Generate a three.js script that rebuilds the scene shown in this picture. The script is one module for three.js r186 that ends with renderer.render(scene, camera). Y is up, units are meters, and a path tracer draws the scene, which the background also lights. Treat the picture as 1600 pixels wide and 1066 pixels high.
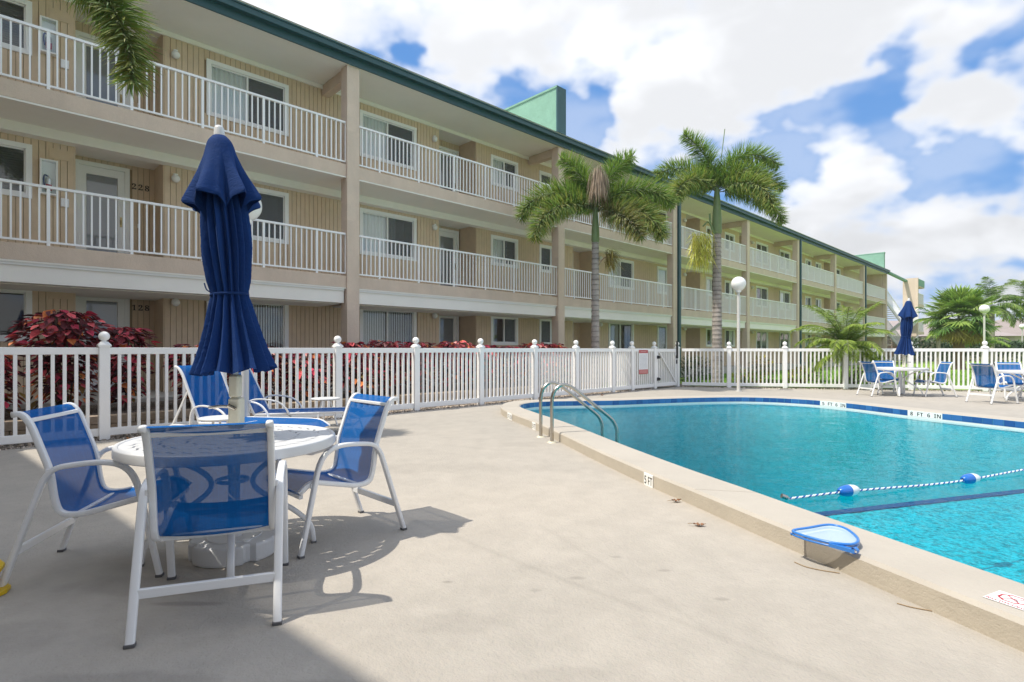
import * as THREE from 'three';
import { mergeGeometries } from 'three/addons/utils/BufferGeometryUtils.js';
import { RoundedBoxGeometry } from 'three/addons/geometries/RoundedBoxGeometry.js';
import { TextGeometry } from 'three/addons/geometries/TextGeometry.js';
import { FontLoader } from 'three/addons/loaders/FontLoader.js';

// ------------------------------------------------------------------ camera, sky, sun, exposure
const scene = new THREE.Scene();
const EYE = 1.25, FOC = 860, CX = 800, HOR = 546;              // lens in pixels of the 1600 x 1066 photograph
const camera = new THREE.PerspectiveCamera(2 * Math.atan(533 / FOC) * 180 / Math.PI, 1600 / 1066, 0.05, 900);
camera.position.set(0, EYE, 0);
camera.setViewOffset(1600, 1066, 0, -13, 1600, 1066);
scene.add(camera);
const renderer = new THREE.WebGLRenderer({ antialias: true });
renderer.toneMapping = THREE.LinearToneMapping;
renderer.toneMappingExposure = 1.44;
renderer.shadowMap.enabled = true;

const SUN = new THREE.Vector3(-0.55, 1, 0.225).normalize();
const sun = new THREE.DirectionalLight(new THREE.Color().setRGB(1, 0.94, 0.83), 3.25);
sun.name = 'sun';
sun.position.copy(SUN).multiplyScalar(80); sun.castShadow = true;
sun.shadow.camera.left = sun.shadow.camera.bottom = -60; sun.shadow.camera.right = sun.shadow.camera.top = 60; sun.shadow.camera.far = 250;
sun.shadow.mapSize.set(2048, 2048);
scene.add(sun, sun.target);

let seed = 7;
const rnd = () => { seed = (seed * 1664525 + 1013904223) >>> 0; return seed / 4294967296; };
const rr = (a, b) => a + (b - a) * rnd();
const { clamp, smoothstep, lerp } = THREE.MathUtils;
function hash3(x, y, z) { let h = (x * 374761393 + y * 668265263 + z * 2147483647) | 0; h = Math.imul(h ^ (h >>> 13), 1274126177); h ^= h >>> 16; return (h >>> 0) / 4294967296; }
function vnoise(x, y, z) {
  const X = Math.floor(x), Y = Math.floor(y), Z = Math.floor(z), f = (t) => t * t * t * (t * (t * 6 - 15) + 10);
  const u = f(x - X), v = f(y - Y), w = f(z - Z);
  const L = (a, b, t) => a + (b - a) * t;
  return L(L(L(hash3(X, Y, Z), hash3(X + 1, Y, Z), u), L(hash3(X, Y + 1, Z), hash3(X + 1, Y + 1, Z), u), v),
    L(L(hash3(X, Y, Z + 1), hash3(X + 1, Y, Z + 1), u), L(hash3(X, Y + 1, Z + 1), hash3(X + 1, Y + 1, Z + 1), u), v), w);
}
function fbm(x, y, z, o) { let s = 0, a = 0.5, n = 0; for (let i = 0; i < o; i++) { s += a * vnoise(x, y, z); n += a; a *= 0.5; x = x * 2.03 + 13.1; y = y * 2.03 + 7.7; z = z * 2.03 + 3.3; } return s / n; }
const pxDir = (x, y) => new THREE.Vector3((x - CX) / FOC, (HOR - y) / FOC, -1).normalize();

{ // one computed sky: blue air with broken cumulus all the way round, thickened out of view for added fill light
  const W = 2048, H = 1024, d = new Float32Array(W * H * 4), v = new THREE.Vector3(), vb = new THREE.Vector3();
  const mid = pxDir(1050, 200), banks = [[480, 40, .16, .5], [760, 60, .13, .55], [900, 50, .13, .6], [1040, 60, .15, .7], [1180, 80, .13, .75], [1290, 60, .08, .7], [1060, 170, .075, .6], [1130, 170, .07, .6], [1360, 30, .05, .5],
    [1480, 165, .075, .75], [1560, 150, .09, .7], [1420, 205, .05, .55], [1280, 210, .035, .45], [1590, 200, .05, .5], [1440, 60, .03, .35], [1500, 40, .03, .3],
    [1290, 320, .06, .6], [1400, 350, .09, .6], [1540, 370, .10, .6], [1480, 330, .05, .4], [1330, 400, .08, .4], [1560, 440, .10, .15],
    [640, 85, .024, -1.1], [855, 190, .05, -1.1], [800, 150, .03, -.7], [945, 205, .035, -1.0], [965, 165, .025, -.7], [1110, 300, .045, -.9], [1190, 250, .045, -.9], [1250, 270, .03, -.6], [1330, 150, .045, -1.0], [1250, 170, .03, -.5], [1400, 85, .035, -.8], [1370, 235, .035, -.9], [1480, 262, .045, -.9], [1570, 262, .04, -.7], [1580, 60, .03, -.5], [1520, 90, .02, -.5], [1600, 425, .02, -.4], [1420, 290, .03, -.4]]
    .map(([x, y, s, a]) => [pxDir(x, y), 1 / (s * s), a]);
  for (let j = 0; j < H; j++) {
    const el = ((j + 0.5) / H - 0.5) * Math.PI, cy = Math.cos(el), sy = Math.sin(el);
    for (let i = 0; i < W; i++) {
      const az = ((i + 0.5) / W - 0.5) * 2 * Math.PI; v.set(Math.cos(az) * cy, sy, Math.sin(az) * cy);
      const o = (j * W + i) * 4, up = Math.max(sy, 0);
      const t = Math.pow(1 - up, 2.6);
      let r = lerp(0.07, 0.22, t), g = lerp(0.205, 0.385, t), b = lerp(0.50, 0.65, t);
      if (sy > -0.02) {
        const k = 1 / (up + 0.42), px = v.x * k * 2.6, pz = v.z * k * 2.6, py = up * 2.2;
        const w1 = fbm(px * 1.3 + 5, py * 1.6 + 1, pz * 1.3 + 9, 3) - .5, w2 = fbm(px * 1.3 + 35, py * 1.6 + 11, pz * 1.3 + 2, 3) - .5;
        const base = fbm(px * 1.25 + 1.1 * w1, py * 1.7 + .8 * w2, pz * 1.25 + 1.1 * w2, 7) - .5;
        const inView = Math.exp(-(1 - v.dot(mid)) * 2 / .30); let q = 2.0 * base + lerp(.40, -.20, inView); const f1 = fbm(px * 6 + 3, py * 9, pz * 6 + 7, 5) - .5, f2 = fbm(px * 6 + 43, py * 9 + 5, pz * 6 + 1, 5) - .5; vb.set(v.x + .10 * w1 + .075 * f1, v.y + .07 * w2 + .075 * f2, v.z).normalize();
        for (const [c, w, a] of banks) { const e = (1 - vb.dot(c)) * 2 * w; if (e < 9) q += (a > 0 ? .85 : 1.0) * a * Math.exp(-e); }
        const fine = fbm(px * 9 + 3, py * 13, pz * 9 + 7, 4) - .5; q += .75 * fine;
        const m = Math.pow(smoothstep(q, -.22, .72), .9), veil = .30 * smoothstep(fbm(px * 2.2 + 20, py * 5, pz * 2.2, 4), .36, .66);
        const bulge = fbm(px * 2.4 + 1.6 * w2 + 31, py * 5 + 3, pz * 2.4 + 4, 5), toSun = Math.max(0, v.dot(SUN));
        const lit = .78 + .40 * toSun * toSun - .15 * smoothstep(q, .10, .8) * smoothstep(bulge, .30, .66) - .12 * (1 - smoothstep(up, .04, .30));
        const a = Math.max(m, veil * (1 - m));
        r = lerp(r, lit * .95, a); g = lerp(g, lit * .967, a); b = lerp(b, lit, a);
      } else { r = 0.36; g = 0.35; b = 0.33; }
      const glow = 0.25 * Math.pow(Math.max(0, v.dot(SUN)), 10);
      d[o] = r + glow; d[o + 1] = g + glow; d[o + 2] = b + glow; d[o + 3] = 1;
    }
  }
  const t = new THREE.DataTexture(d, W, H, THREE.RGBAFormat, THREE.FloatType);
  t.mapping = THREE.EquirectangularReflectionMapping; t.magFilter = THREE.LinearFilter; t.needsUpdate = true;
  scene.background = t; scene.environment = t;
}
scene.fog = new THREE.FogExp2(new THREE.Color().setRGB(0.8, 0.87, 0.95), 0.0006);

// ------------------------------------------------------------------ helpers
const V3 = (x, y, z) => new THREE.Vector3(x, y, z);
const G = (x, zf, y = 0) => V3(x, y, -zf);                        // x to the right, zf metres ahead
const used = new Map();
function numbered(n) { const k = used.get(n) ?? -1; used.set(n, k + 1); return k < 0 ? n : n + '_' + String(k + 1).padStart(3, '0'); }
function metres(g) {                                                // uv in metres from position and normal
  const p = g.attributes.position, n = g.attributes.normal, uv = new Float32Array(p.count * 2);
  for (let i = 0; i < p.count; i++) {
    const a = Math.abs(n.getX(i)), b = Math.abs(n.getY(i)), c = Math.abs(n.getZ(i));
    if (b >= a && b >= c) { uv[2 * i] = p.getX(i); uv[2 * i + 1] = -p.getZ(i); }
    else if (a >= c) { uv[2 * i] = p.getZ(i); uv[2 * i + 1] = p.getY(i); }
    else { uv[2 * i] = p.getX(i); uv[2 * i + 1] = p.getY(i); }
  }
  g.setAttribute('uv', new THREE.BufferAttribute(uv, 2)); return g;
}
function join(geos, uv = true) {
  const list = [].concat(geos).map((g) => { const q = g.index ? g.toNonIndexed() : g.clone(); for (const k of Object.keys(q.attributes)) if (!['position', 'normal', 'uv', 'color'].includes(k)) q.deleteAttribute(k); q.clearGroups(); if (!q.attributes.normal) q.computeVertexNormals(); if (uv) metres(q); return q; });
  return list.length === 1 ? list[0] : mergeGeometries(list, false);
}
function tag(o, label, category, group, kind) { if (label) o.userData.label = label; if (category) o.userData.category = category; if (group) o.userData.group = group; if (kind) o.userData.kind = kind; return o; }
function part(name, geos, mat, parent, keepUV = false) {
  const m = new THREE.Mesh(geos.isBufferGeometry && keepUV === 'raw' ? geos : join(geos, !keepUV), mat);
  m.name = parent === scene ? numbered(name) : name; m.castShadow = m.receiveShadow = true; parent.add(m); return m;
}
function thing(name, label, category, pos = V3(0, 0, 0), turn = 0, group) {
  const g = new THREE.Group(); g.name = numbered(name); g.position.copy(pos); g.rotation.y = turn; tag(g, label, category, group); scene.add(g); return g;
}
function copy(o, pos, turn, label, group) {
  const c = o.clone(); c.name = numbered(o.name.replace(/_\d{3}$/, '')); if (pos) c.position.copy(pos); c.rotation.set(0, turn ?? o.rotation.y, 0);
  if (label) c.userData.label = label; if (group) c.userData.group = group; scene.add(c); return c;
}
const structure = (name, geos, mat, label, keepUV) => tag(part(name, geos, mat, scene, keepUV), label, undefined, undefined, 'structure');
const box = (w, h, d, x = 0, y = 0, z = 0) => new THREE.BoxGeometry(w, h, d).translate(x, y, z);
const span = (x0, x1, y0, y1, z0, z1) => box(x1 - x0, y1 - y0, z1 - z0, (x0 + x1) / 2, (y0 + y1) / 2, (z0 + z1) / 2);
const rbox = (w, h, d, r, x = 0, y = 0, z = 0) => new RoundedBoxGeometry(w, h, d, 2, r).translate(x, y, z);
const cyl = (r0, r1, h, x = 0, y = 0, z = 0, n = 16) => new THREE.CylinderGeometry(r1, r0, h, n).translate(x, y + h / 2, z);
const ball = (r, x, y, z, n = 20) => new THREE.SphereGeometry(r, n, Math.round(n * .7)).translate(x, y, z);
const tube = (pts, r, n = 40, k = 8, closed = false, tension = 0.5) => new THREE.TubeGeometry(new THREE.CatmullRomCurve3(pts, closed, 'catmullrom', tension), n, r, k, closed);
function bar(a, b, w, h) {                                          // rectangular bar from a to b
  const g = new THREE.BoxGeometry(w, h, a.distanceTo(b)), m = new THREE.Matrix4().lookAt(a, b, Math.abs(a.x - b.x) + Math.abs(a.z - b.z) < 1e-6 ? V3(1, 0, 0) : V3(0, 1, 0));
  return g.applyMatrix4(m).translate((a.x + b.x) / 2, (a.y + b.y) / 2, (a.z + b.z) / 2);
}
function smooth2(pts, n = 60, tension = .5) { return new THREE.CatmullRomCurve3(pts.map(([a, b]) => V3(a, b, 0)), false, 'centripetal', tension).getSpacedPoints(n).map((p) => [p.x, p.y]); }
function rounded(pts, r, seg = 6) {                                 // polyline with rounded corners
  const out = [pts[0]];
  for (let i = 1; i < pts.length - 1; i++) {
    const [a, p, b] = [pts[i - 1], pts[i], pts[i + 1]].map(([x, y]) => new THREE.Vector2(x, y));
    const R = Array.isArray(r) ? r[i] : r, q = p.clone().add(a.clone().sub(p).setLength(Math.min(R, a.distanceTo(p) * .49))), s = p.clone().add(b.clone().sub(p).setLength(Math.min(R, b.distanceTo(p) * .49)));
    for (let k = 0; k <= seg; k++) { const t = k / seg; out.push([(1 - t) ** 2 * q.x + 2 * t * (1 - t) * p.x + t * t * s.x, (1 - t) ** 2 * q.y + 2 * t * (1 - t) * p.y + t * t * s.y]); }
  }
  out.push(pts.at(-1)); return out;
}
function sweep(path, x0, a, b, k = 10) {                            // flat-oval tube along a (z, y) path in the plane x = x0; a half width in x, b half thickness
  const pos = [], idx = [], n = path.length;
  path.forEach(([z, y], i) => {
    const p = path[Math.max(0, i - 1)], q = path[Math.min(n - 1, i + 1)]; let tz = q[0] - p[0], ty = q[1] - p[1]; const l = Math.hypot(tz, ty) || 1; tz /= l; ty /= l;
    for (let j = 0; j < k; j++) { const th = (j / k) * 2 * Math.PI, c = Math.cos(th), s = Math.sin(th), e = (v) => Math.sign(v) * Math.pow(Math.abs(v), .55); const ax = a * e(c), bn = b * e(s); pos.push(x0 + ax, y + bn * tz, z - bn * ty); }
  });
  for (let i = 0; i < n - 1; i++) for (let j = 0; j < k; j++) { const A = i * k + j, B = i * k + (j + 1) % k, C = A + k, D = B + k; idx.push(A, B, C, B, D, C); }
  for (const [s, f] of [[0, 1], [(n - 1) * k, 0]]) for (let j = 1; j < k - 1; j++) f ? idx.push(s, s + j + 1, s + j) : idx.push(s, s + j, s + j + 1);
  const g = new THREE.BufferGeometry(); g.setAttribute('position', new THREE.Float32BufferAttribute(pos, 3)); g.setIndex(idx); g.computeVertexNormals();
  g.setAttribute('uv', new THREE.Float32BufferAttribute(new Float32Array(pos.length / 3 * 2), 2)); return g;
}
function grid(nu, nv, f) {                                          // parametric sheet
  const pos = [], uv = [], idx = [];
  for (let i = 0; i <= nu; i++) for (let j = 0; j <= nv; j++) { pos.push(...f(i / nu, j / nv)); uv.push(i / nu, j / nv); }
  for (let i = 0; i < nu; i++) for (let j = 0; j < nv; j++) { const a = i * (nv + 1) + j, b = a + 1, c = a + nv + 1, d = c + 1; idx.push(a, c, b, b, c, d); }
  const g = new THREE.BufferGeometry(); g.setAttribute('position', new THREE.Float32BufferAttribute(pos, 3)); g.setAttribute('uv', new THREE.Float32BufferAttribute(uv, 2)); g.setIndex(idx); g.computeVertexNormals(); return g;
}
function flat(poly, holes, y) {                                     // horizontal sheet from [x, zf] outlines, uv in metres
  const s = new THREE.Shape(poly.map(([x, z]) => new THREE.Vector2(x, z))); for (const h of holes) s.holes.push(new THREE.Path(h.map(([x, z]) => new THREE.Vector2(x, z))));
  const g = new THREE.ShapeGeometry(s).rotateX(-Math.PI / 2).translate(0, y, 0); return metres(g.toNonIndexed());
}

// ------------------------------------------------------------------ textures and materials
function pnoise(size, cells, sd) {                                  // periodic value noise
  const c = new Float32Array(cells * cells); for (let i = 0; i < c.length; i++) c[i] = hash3(i % cells, Math.floor(i / cells), sd);
  const o = new Float32Array(size * size), f = (t) => t * t * (3 - 2 * t);
  for (let y = 0; y < size; y++) { const gy = y / size * cells, Y = Math.floor(gy), v = f(gy - Y), Y1 = (Y + 1) % cells; for (let x = 0; x < size; x++) { const gx = x / size * cells, X = Math.floor(gx), u = f(gx - X), X1 = (X + 1) % cells; o[y * size + x] = lerp(lerp(c[Y * cells + X], c[Y * cells + X1], u), lerp(c[Y1 * cells + X], c[Y1 * cells + X1], u), v); } }
  return o;
}
function pfbm(size, cells, oct, sd, gain = .5) { const o = new Float32Array(size * size); let a = 1, n = 0; for (let k = 0; k < oct && cells << k <= size; k++) { const q = pnoise(size, cells << k, sd + k); for (let i = 0; i < o.length; i++) o[i] += a * q[i]; n += a; a *= gain; } for (let i = 0; i < o.length; i++) o[i] /= n; return o; }
function dtex(size, f, srgb, rep = 1) {
  const d = new Uint8Array(size * size * 4);
  for (let i = 0; i < size * size; i++) { const c = f(i, i % size, Math.floor(i / size)); d[4 * i] = clamp(c[0], 0, 1) * 255; d[4 * i + 1] = clamp(c[1], 0, 1) * 255; d[4 * i + 2] = clamp(c[2], 0, 1) * 255; d[4 * i + 3] = 255; }
  const t = new THREE.DataTexture(d, size, size); t.wrapS = t.wrapT = THREE.RepeatWrapping; t.magFilter = THREE.LinearFilter; t.minFilter = THREE.LinearMipmapLinearFilter; t.repeat.set(rep, rep); if (srgb) t.colorSpace = THREE.SRGBColorSpace; t.needsUpdate = true; return t;
}
const S = (l) => (l <= .0031308 ? 12.92 * l : 1.055 * Math.pow(l, 1 / 2.4) - .055);
const n1 = pfbm(512, 8, 6, 11, .6), n2 = pfbm(512, 4, 7, 37, .72), nf = pfbm(512, 64, 3, 71, .8);
const bumpStucco = dtex(512, (i) => { const v = .55 * nf[i] + .45 * n1[i]; return [v, v, v]; }, false, 1.2);
const bumpFine = dtex(512, (i) => { const v = .7 * nf[i] + .3 * n2[i]; return [v, v, v]; }, false, 1.0);
const mottle = (c, amt, rep, n = n2) => dtex(512, (i) => { const k = 1 + amt * (n[i] - .5) * 2; return [S(c[0] * k), S(c[1] * k), S(c[2] * k)]; }, true, rep);
const rgb = (r, g, b) => new THREE.Color().setRGB(r, g, b);
const std = (c, rough, o = {}) => new THREE.MeshStandardMaterial({ color: c ? rgb(...c) : 0xffffff, roughness: rough, ...o });
const phy = (c, rough, o = {}) => new THREE.MeshPhysicalMaterial({ color: rgb(...c), roughness: rough, ...o });
const WHITE = [.8, .8, .8];
const streaked = (c) => dtex(512, (i, x, y) => { const k = 1 + .16 * (n2[i] - .5) + .20 * (n1[((y >> 3) % 512) * 512 + x] - .5) + .08 * (nf[i] - .5); return [S(c[0] * k), S(c[1] * k), S(c[2] * k)]; }, true, .45);
const M = {
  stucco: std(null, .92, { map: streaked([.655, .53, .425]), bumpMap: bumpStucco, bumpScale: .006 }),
  stuccoPale: std(null, .92, { map: streaked([.67, .545, .44]), bumpMap: bumpStucco, bumpScale: .006 }),  // slightly paler stucco for some columns and the stair tower wall
  siding: [0, 1, 2, 3].map((k) => std(null, .8, { map: mottle([.69 * (1 - .03 * k), .54 * (1 - .035 * k), .385 * (1 - .04 * k)], .09, .8 + .1 * k, n1), bumpMap: bumpFine, bumpScale: .001 })),
  groove: std([.36, .27, .17], .9),
  soffit: std(null, .85, { map: mottle([.90, .87, .81], .05, .3), bumpMap: bumpFine, bumpScale: .001 }),
  trim: std(null, .55, { map: mottle([.89, .89, .88], .04, .5) }),
  vinyl: phy([.90, .90, .89], .36, { clearcoat: .25, clearcoatRoughness: .3 }),
  rail: std([.90, .90, .90], .42),
  green: std(null, .45, { map: mottle([.026, .088, .10], .14, .4) }),
  greenPale: std(null, .9, { map: mottle([.20, .37, .28], .22, .45), bumpMap: bumpStucco, bumpScale: .012 }),
  roof: std([.6, .6, .58], .6),
  glass: phy([.95, .97, .97], .02, { transmission: 1, thickness: 0, ior: 1.5 }),
  screen: std([.17, .18, .19], .7, { transparent: true, opacity: .5 }),
  curtain: phy([.90, .91, .90], .9, { transmission: .25, thickness: 0 }),
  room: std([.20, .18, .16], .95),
  doorGlass: phy([.22, .24, .26], .08, { clearcoat: 1, clearcoatRoughness: .03 }),
  brass: std([.35, .27, .13], .35, { metalness: 1 }),
  black: std([.012, .012, .013], .45),
  globe: phy([.84, .84, .82], .25, { clearcoat: .4 }),
  powder: phy([.80, .805, .81], .32, { clearcoat: .35, clearcoatRoughness: .2 }),
  sling: null, canvas: null,
  cream: std([.66, .63, .50], .45),
  plasticW: phy([.66, .665, .67], .42, {}),
  steel: std([.50, .465, .41], .24, { metalness: 1 }),
  bark: std(null, .95, { map: mottle([.30, .265, .23], .35, 1.2), bumpMap: bumpStucco, bumpScale: .02 }),
  barkPale: std(null, .95, { map: mottle([.40, .385, .36], .28, .9), bumpMap: bumpStucco, bumpScale: .012 }),
  ringed: null,
  shaft: std(null, .5, { map: mottle([.17, .24, .10], .18, .8) }),
  stalk: std([.33, .24, .15], .9),
  foliage: new THREE.MeshPhysicalMaterial({ vertexColors: true, roughness: .86, transmission: .45, thickness: 0, side: THREE.DoubleSide, specularIntensity: .6 }),
  leafy: new THREE.MeshPhysicalMaterial({ vertexColors: true, roughness: .8, transmission: .3, thickness: 0, side: THREE.DoubleSide, specularIntensity: .7 }),
  stem: std([.10, .07, .05], .9),
  terracotta: std([.42, .25, .18], .9),
};
// palm bark with leaf-scar rings
{
  const c = dtex(512, (i, x, y) => { const w = (y / 128 + .25 * (n1[i] - .5)) % 1, ring = Math.exp(-Math.pow((w - .5) / .10, 2)), k = (.72 + .75 * (n2[i] - .5) + .35 * (nf[i] - .5)) * (1 - .48 * ring); return [S(.52 * k), S(.465 * k), S(.42 * k)]; }, true, 1 / .62);
  M.ringed = std(null, .95, { map: c, bumpMap: bumpStucco, bumpScale: .02 });
}
// woven mesh fabric of the chairs: two tones of blue yarn
{
  const t = dtex(256, (i, x, y) => { const w = ((x >> 2) + (y >> 2)) & 1, k = .78 + .22 * w + .25 * (n1[(y * 2) * 512 + x * 2] - .5), st = .9 + .2 * (hash3(y >> 1, 3, 5) - .5); return [S(.001 * k * st), S(.125 * k * st), S(.43 * k * st)]; }, true, 1);
  t.repeat.set(3, 6);
  const a = dtex(128, (i, x, y) => { const gx = (x % 8) / 8 - .5, gy = (y % 8) / 8 - .5, v = (Math.abs(gx) < .20 && Math.abs(gy) < .20) ? .0 : .93; return [v, v, v]; }, false, 1);
  M.sling = new THREE.MeshPhysicalMaterial({ map: t, roughness: .75, specularIntensity: .25, transparent: true, opacity: .89, side: THREE.DoubleSide });
  const cv = mottle([.0075, .036, .148], .14, 2, n2);
  M.canvas = new THREE.MeshPhysicalMaterial({ bumpMap: bumpFine, bumpScale: .004, map: cv, roughness: .85, side: THREE.DoubleSide, specularIntensity: .4 });
}
const label2D = (w, h, draw) => { const c = document.createElement('canvas'); c.width = w; c.height = h; const x = c.getContext('2d'); draw(x, w, h); const t = new THREE.CanvasTexture(c); t.colorSpace = THREE.SRGBColorSpace; return t; };
function decal(w, h, tex, rough = .5) { return [new THREE.PlaneGeometry(w, h), std(null, rough, { map: tex })]; }
function printed(name, w, h, d, tex, parent, side = M.trim) {       // thin plate with print on its front (+z)
  const g = new THREE.BoxGeometry(w, h, d); const m = new THREE.Mesh(g, [side, side, side, side, std(null, .5, { map: tex }), side]); m.name = parent === scene ? numbered(name) : name; m.castShadow = m.receiveShadow = true; parent.add(m); return m;
}

// ------------------------------------------------------------------ setting: pool outline, ground
const nearOut = [[3.35, -2.2], [2.62, .5], [2.11, 2.27], [1.86, 3.06], [1.64, 3.75], [1.47, 4.33], [1.265, 4.98], [.965, 6.08], [.41, 8.35], [.02, 9.6], [-.17, 10.35]];
const farIn = [[.16, 10.95], [.30, 11.55], [.75, 11.95], [1.4, 12.08], [2.27, 12.2], [3.4, 12.6], [4.66, 12.95], [5.5, 13.02], [6.15, 12.8], [6.75, 12.25], [7.07, 11.55], [7.42, 10.2], [7.95, 8.75], [8.9, 5.6], [9.9, 2], [10.9, -1.2]];
const shift = (pts, d) => pts.map((p, i) => { const a = pts[Math.max(0, i - 1)], b = pts[Math.min(pts.length - 1, i + 1)], tx = b[0] - a[0], tz = b[1] - a[1], l = Math.hypot(tx, tz); return [p[0] + tz / l * d, p[1] - tx / l * d]; });
const curve2 = (pts, n) => new THREE.CatmullRomCurve3(pts.map(([x, z]) => V3(x, 0, z)), false, 'centripetal').getSpacedPoints(n).map((p) => [p.x, p.z]);
const innerPts = [...shift(nearOut.slice(0, 10), .45), ...farIn];
const inner = curve2(innerPts, 170);
let outerAll = curve2([...nearOut, [-.22, 10.95], [-.12, 11.65], [.18, 12.1], ...shift(farIn.slice(3), -.42)], 170);
const LAWN = std(null, .95, { map: dtex(512, (i) => { const a = n1[i], b = n2[i], k = .65 + .7 * b; return [S((.19 + .08 * a) * k), S((.33 + .08 * a) * k), S(.045 * k)]; }, true, .4), bumpMap: bumpStucco, bumpScale: .03 });
const bigR = 420;
structure('lawn', flat([[-bigR, -60], [-bigR, bigR], [bigR, bigR], [bigR, -60]], [outerAll], -.03), LAWN, 'green lawn round the pool yard and the apartment building', true);

const DECK = [[-14, -10], [-14, .1], [-8.2, 5.02], [4.45, 17.28], [5.45, 18.25], [14.05, 16.18], [24, 14.2], [24, -10]];
{
  const N = 2048, ext = 26, x0 = -10, z0 = -6, big = pfbm(N, 5, 9, 91, .55), sp = pfbm(N, 128, 4, 17, .8);
  const at = (x, z) => [Math.round((x - x0) / ext * N), Math.round((z - z0) / ext * N)];
  const stain = new Float32Array(N * N);
  const line = (pts, w, a) => { for (let k = 0; k < pts.length - 1; k++) { const [p, q] = [pts[k], pts[k + 1]], L = Math.hypot(q[0] - p[0], q[1] - p[1]), n = Math.ceil(L / .006); for (let i = 0; i <= n; i++) { const t = i / n, j = .012 * (fbm(t * L * 3 + k * 9, 1, 2, 3) - .5), [u, v] = at(lerp(p[0], q[0], t) + j, lerp(p[1], q[1], t) + j); for (let b = -w; b <= w; b++) for (let c = -w; c <= w; c++) { const m = (v + b) * N + u + c; if (m >= 0 && m < N * N) stain[m] = Math.max(stain[m], a * (1 - Math.hypot(b, c) / (w + 1))); } } } };
  const blot = (x, z, rx, rz, a, sd) => { const [u, v] = at(x, z), R = Math.ceil(Math.max(rx, rz) / ext * N * 1.6); for (let b = -R; b <= R; b++) for (let c = -R; c <= R; c++) { const dx = c / N * ext / rx, dz = b / N * ext / rz, e = Math.hypot(dx, dz) + .9 * (fbm(u + c * .06 + sd, v * .1 + b * .06, sd, 4) - .5); const m = (v + b) * N + u + c; if (m >= 0 && m < N * N && e < 1) stain[m] = Math.max(stain[m], a * Math.min(1, (1 - e) * 3)); } };
  line([[-.9, 4.2], [.3, 2.95], [1.1, 2.2], [1.9, 1.5]], 2, .16); line([[.2, 3.9], [.9, 2.4]], 1, .10); line([[-4, 8.2], [-1, 7.2], [.9, 6.4]], 5, .07);
  for (const [x, z, a, b, s] of [[-2.0, 2.9, .5, .16, .30], [-1.5, 2.05, .42, .09, .3], [-.75, 2.0, .25, .10, .26], [-2.3, 2.35, .4, .2, .2], [-.3, 2.5, .3, .12, .12], [.2, 2.1, .2, .07, .14], [-1.9, 1.95, .25, .08, .2], [-.6, 5.8, 1.4, .3, .10], [.3, 7.2, .9, .22, .10], [-3.2, 4.2, .8, .3, .12], [.62, 3.3, .05, .02, .35], [.85, 3.1, .05, .02, .4], [1.05, 2.75, .05, .02, .4], [.35, 3.0, .06, .02, .35], [.12, 2.85, .04, .02, .3], [-.35, 2.95, .03, .015, .6], [-1.65, 2.7, .2, .03, .5]]) blot(x, z, a, b, s, x * 7 + z);
  const t = dtex(N, (i) => { const k = (.99 + .24 * (big[i] - .5) + .24 * (sp[i] - .5)) * (1 - .55 * stain[i]), w = (big[i] - .5) * .02; return [S((.405 + w) * k), S((.368) * k), S((.318 - w) * k)]; }, true);
  t.repeat.set(1 / ext, -1 / ext); t.offset.set(-x0 / ext, z0 / ext); t.repeat.y = 1 / ext; t.offset.y = -z0 / ext;
  const m = std(null, .9, { map: t, bumpMap: bumpFine, bumpScale: .006 });
  structure('pool_deck', flat(DECK, [outerAll], 0), m, 'pale sand-coloured concrete deck round the swimming pool', true);
}
// raised coping: a ring with a rough riser and a rounded top edge
const COP = .13;
const copingMat = std(null, .9, { map: mottle([.445, .405, .348], .10, .5), bumpMap: bumpFine, bumpScale: .003 });
const riserMat = std(null, .95, { map: mottle([.45, .40, .325], .14, .9), bumpMap: bumpStucco, bumpScale: .004 });
function wallAlong(pts, y0, y1, out = 1) { return grid(pts.length - 1, 4, (u, v) => { const p = pts[Math.round(u * (pts.length - 1))]; return [p[0], out > 0 ? lerp(y0, y1, v) : lerp(y1, y0, v), -p[1]]; }); }
{
  const lipIn = curve2(shift(innerPts, -.03), 170), edge = curve2(shift(innerPts, -.012), 170), outTop = curve2([...shift(nearOut, .02), [-.20, 10.95], [-.10, 11.63], [.19, 12.07], ...shift(farIn.slice(3), -.40)], 170);
  const strip = (a, ya, b, yb) => grid(a.length - 1, 1, (u, v) => { const i = Math.round(u * (a.length - 1)), p = a[i], q = b[i]; return v ? [q[0], yb, -q[1]] : [p[0], ya, -p[1]]; });
  const ring = structure('pool_coping', [strip(outTop, COP, lipIn, COP), strip(lipIn, COP, edge, COP - .012), strip(edge, COP - .012, inner, COP - .03), strip(inner, COP - .03, inner, COP - .05), strip(curve2(shift([...nearOut], .0), 170).length ? outerAll : outerAll, COP - .02, outTop, COP)], copingMat, 'raised pale concrete coping round the pool edge');
  part('riser', [wallAlong(outerAll, -.03, COP - .02)], riserMat, ring);
  for (const k of [32, 52, 70, 86, 100]) { const p = outTop[k], q = lipIn[k]; if (p && q) part('joint', bar(V3(p[0], COP + .0006, -p[1]), V3(q[0], COP + .0006, -q[1]), .006, .0012), std([.36, .32, .27], .95), ring); }
}
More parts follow.
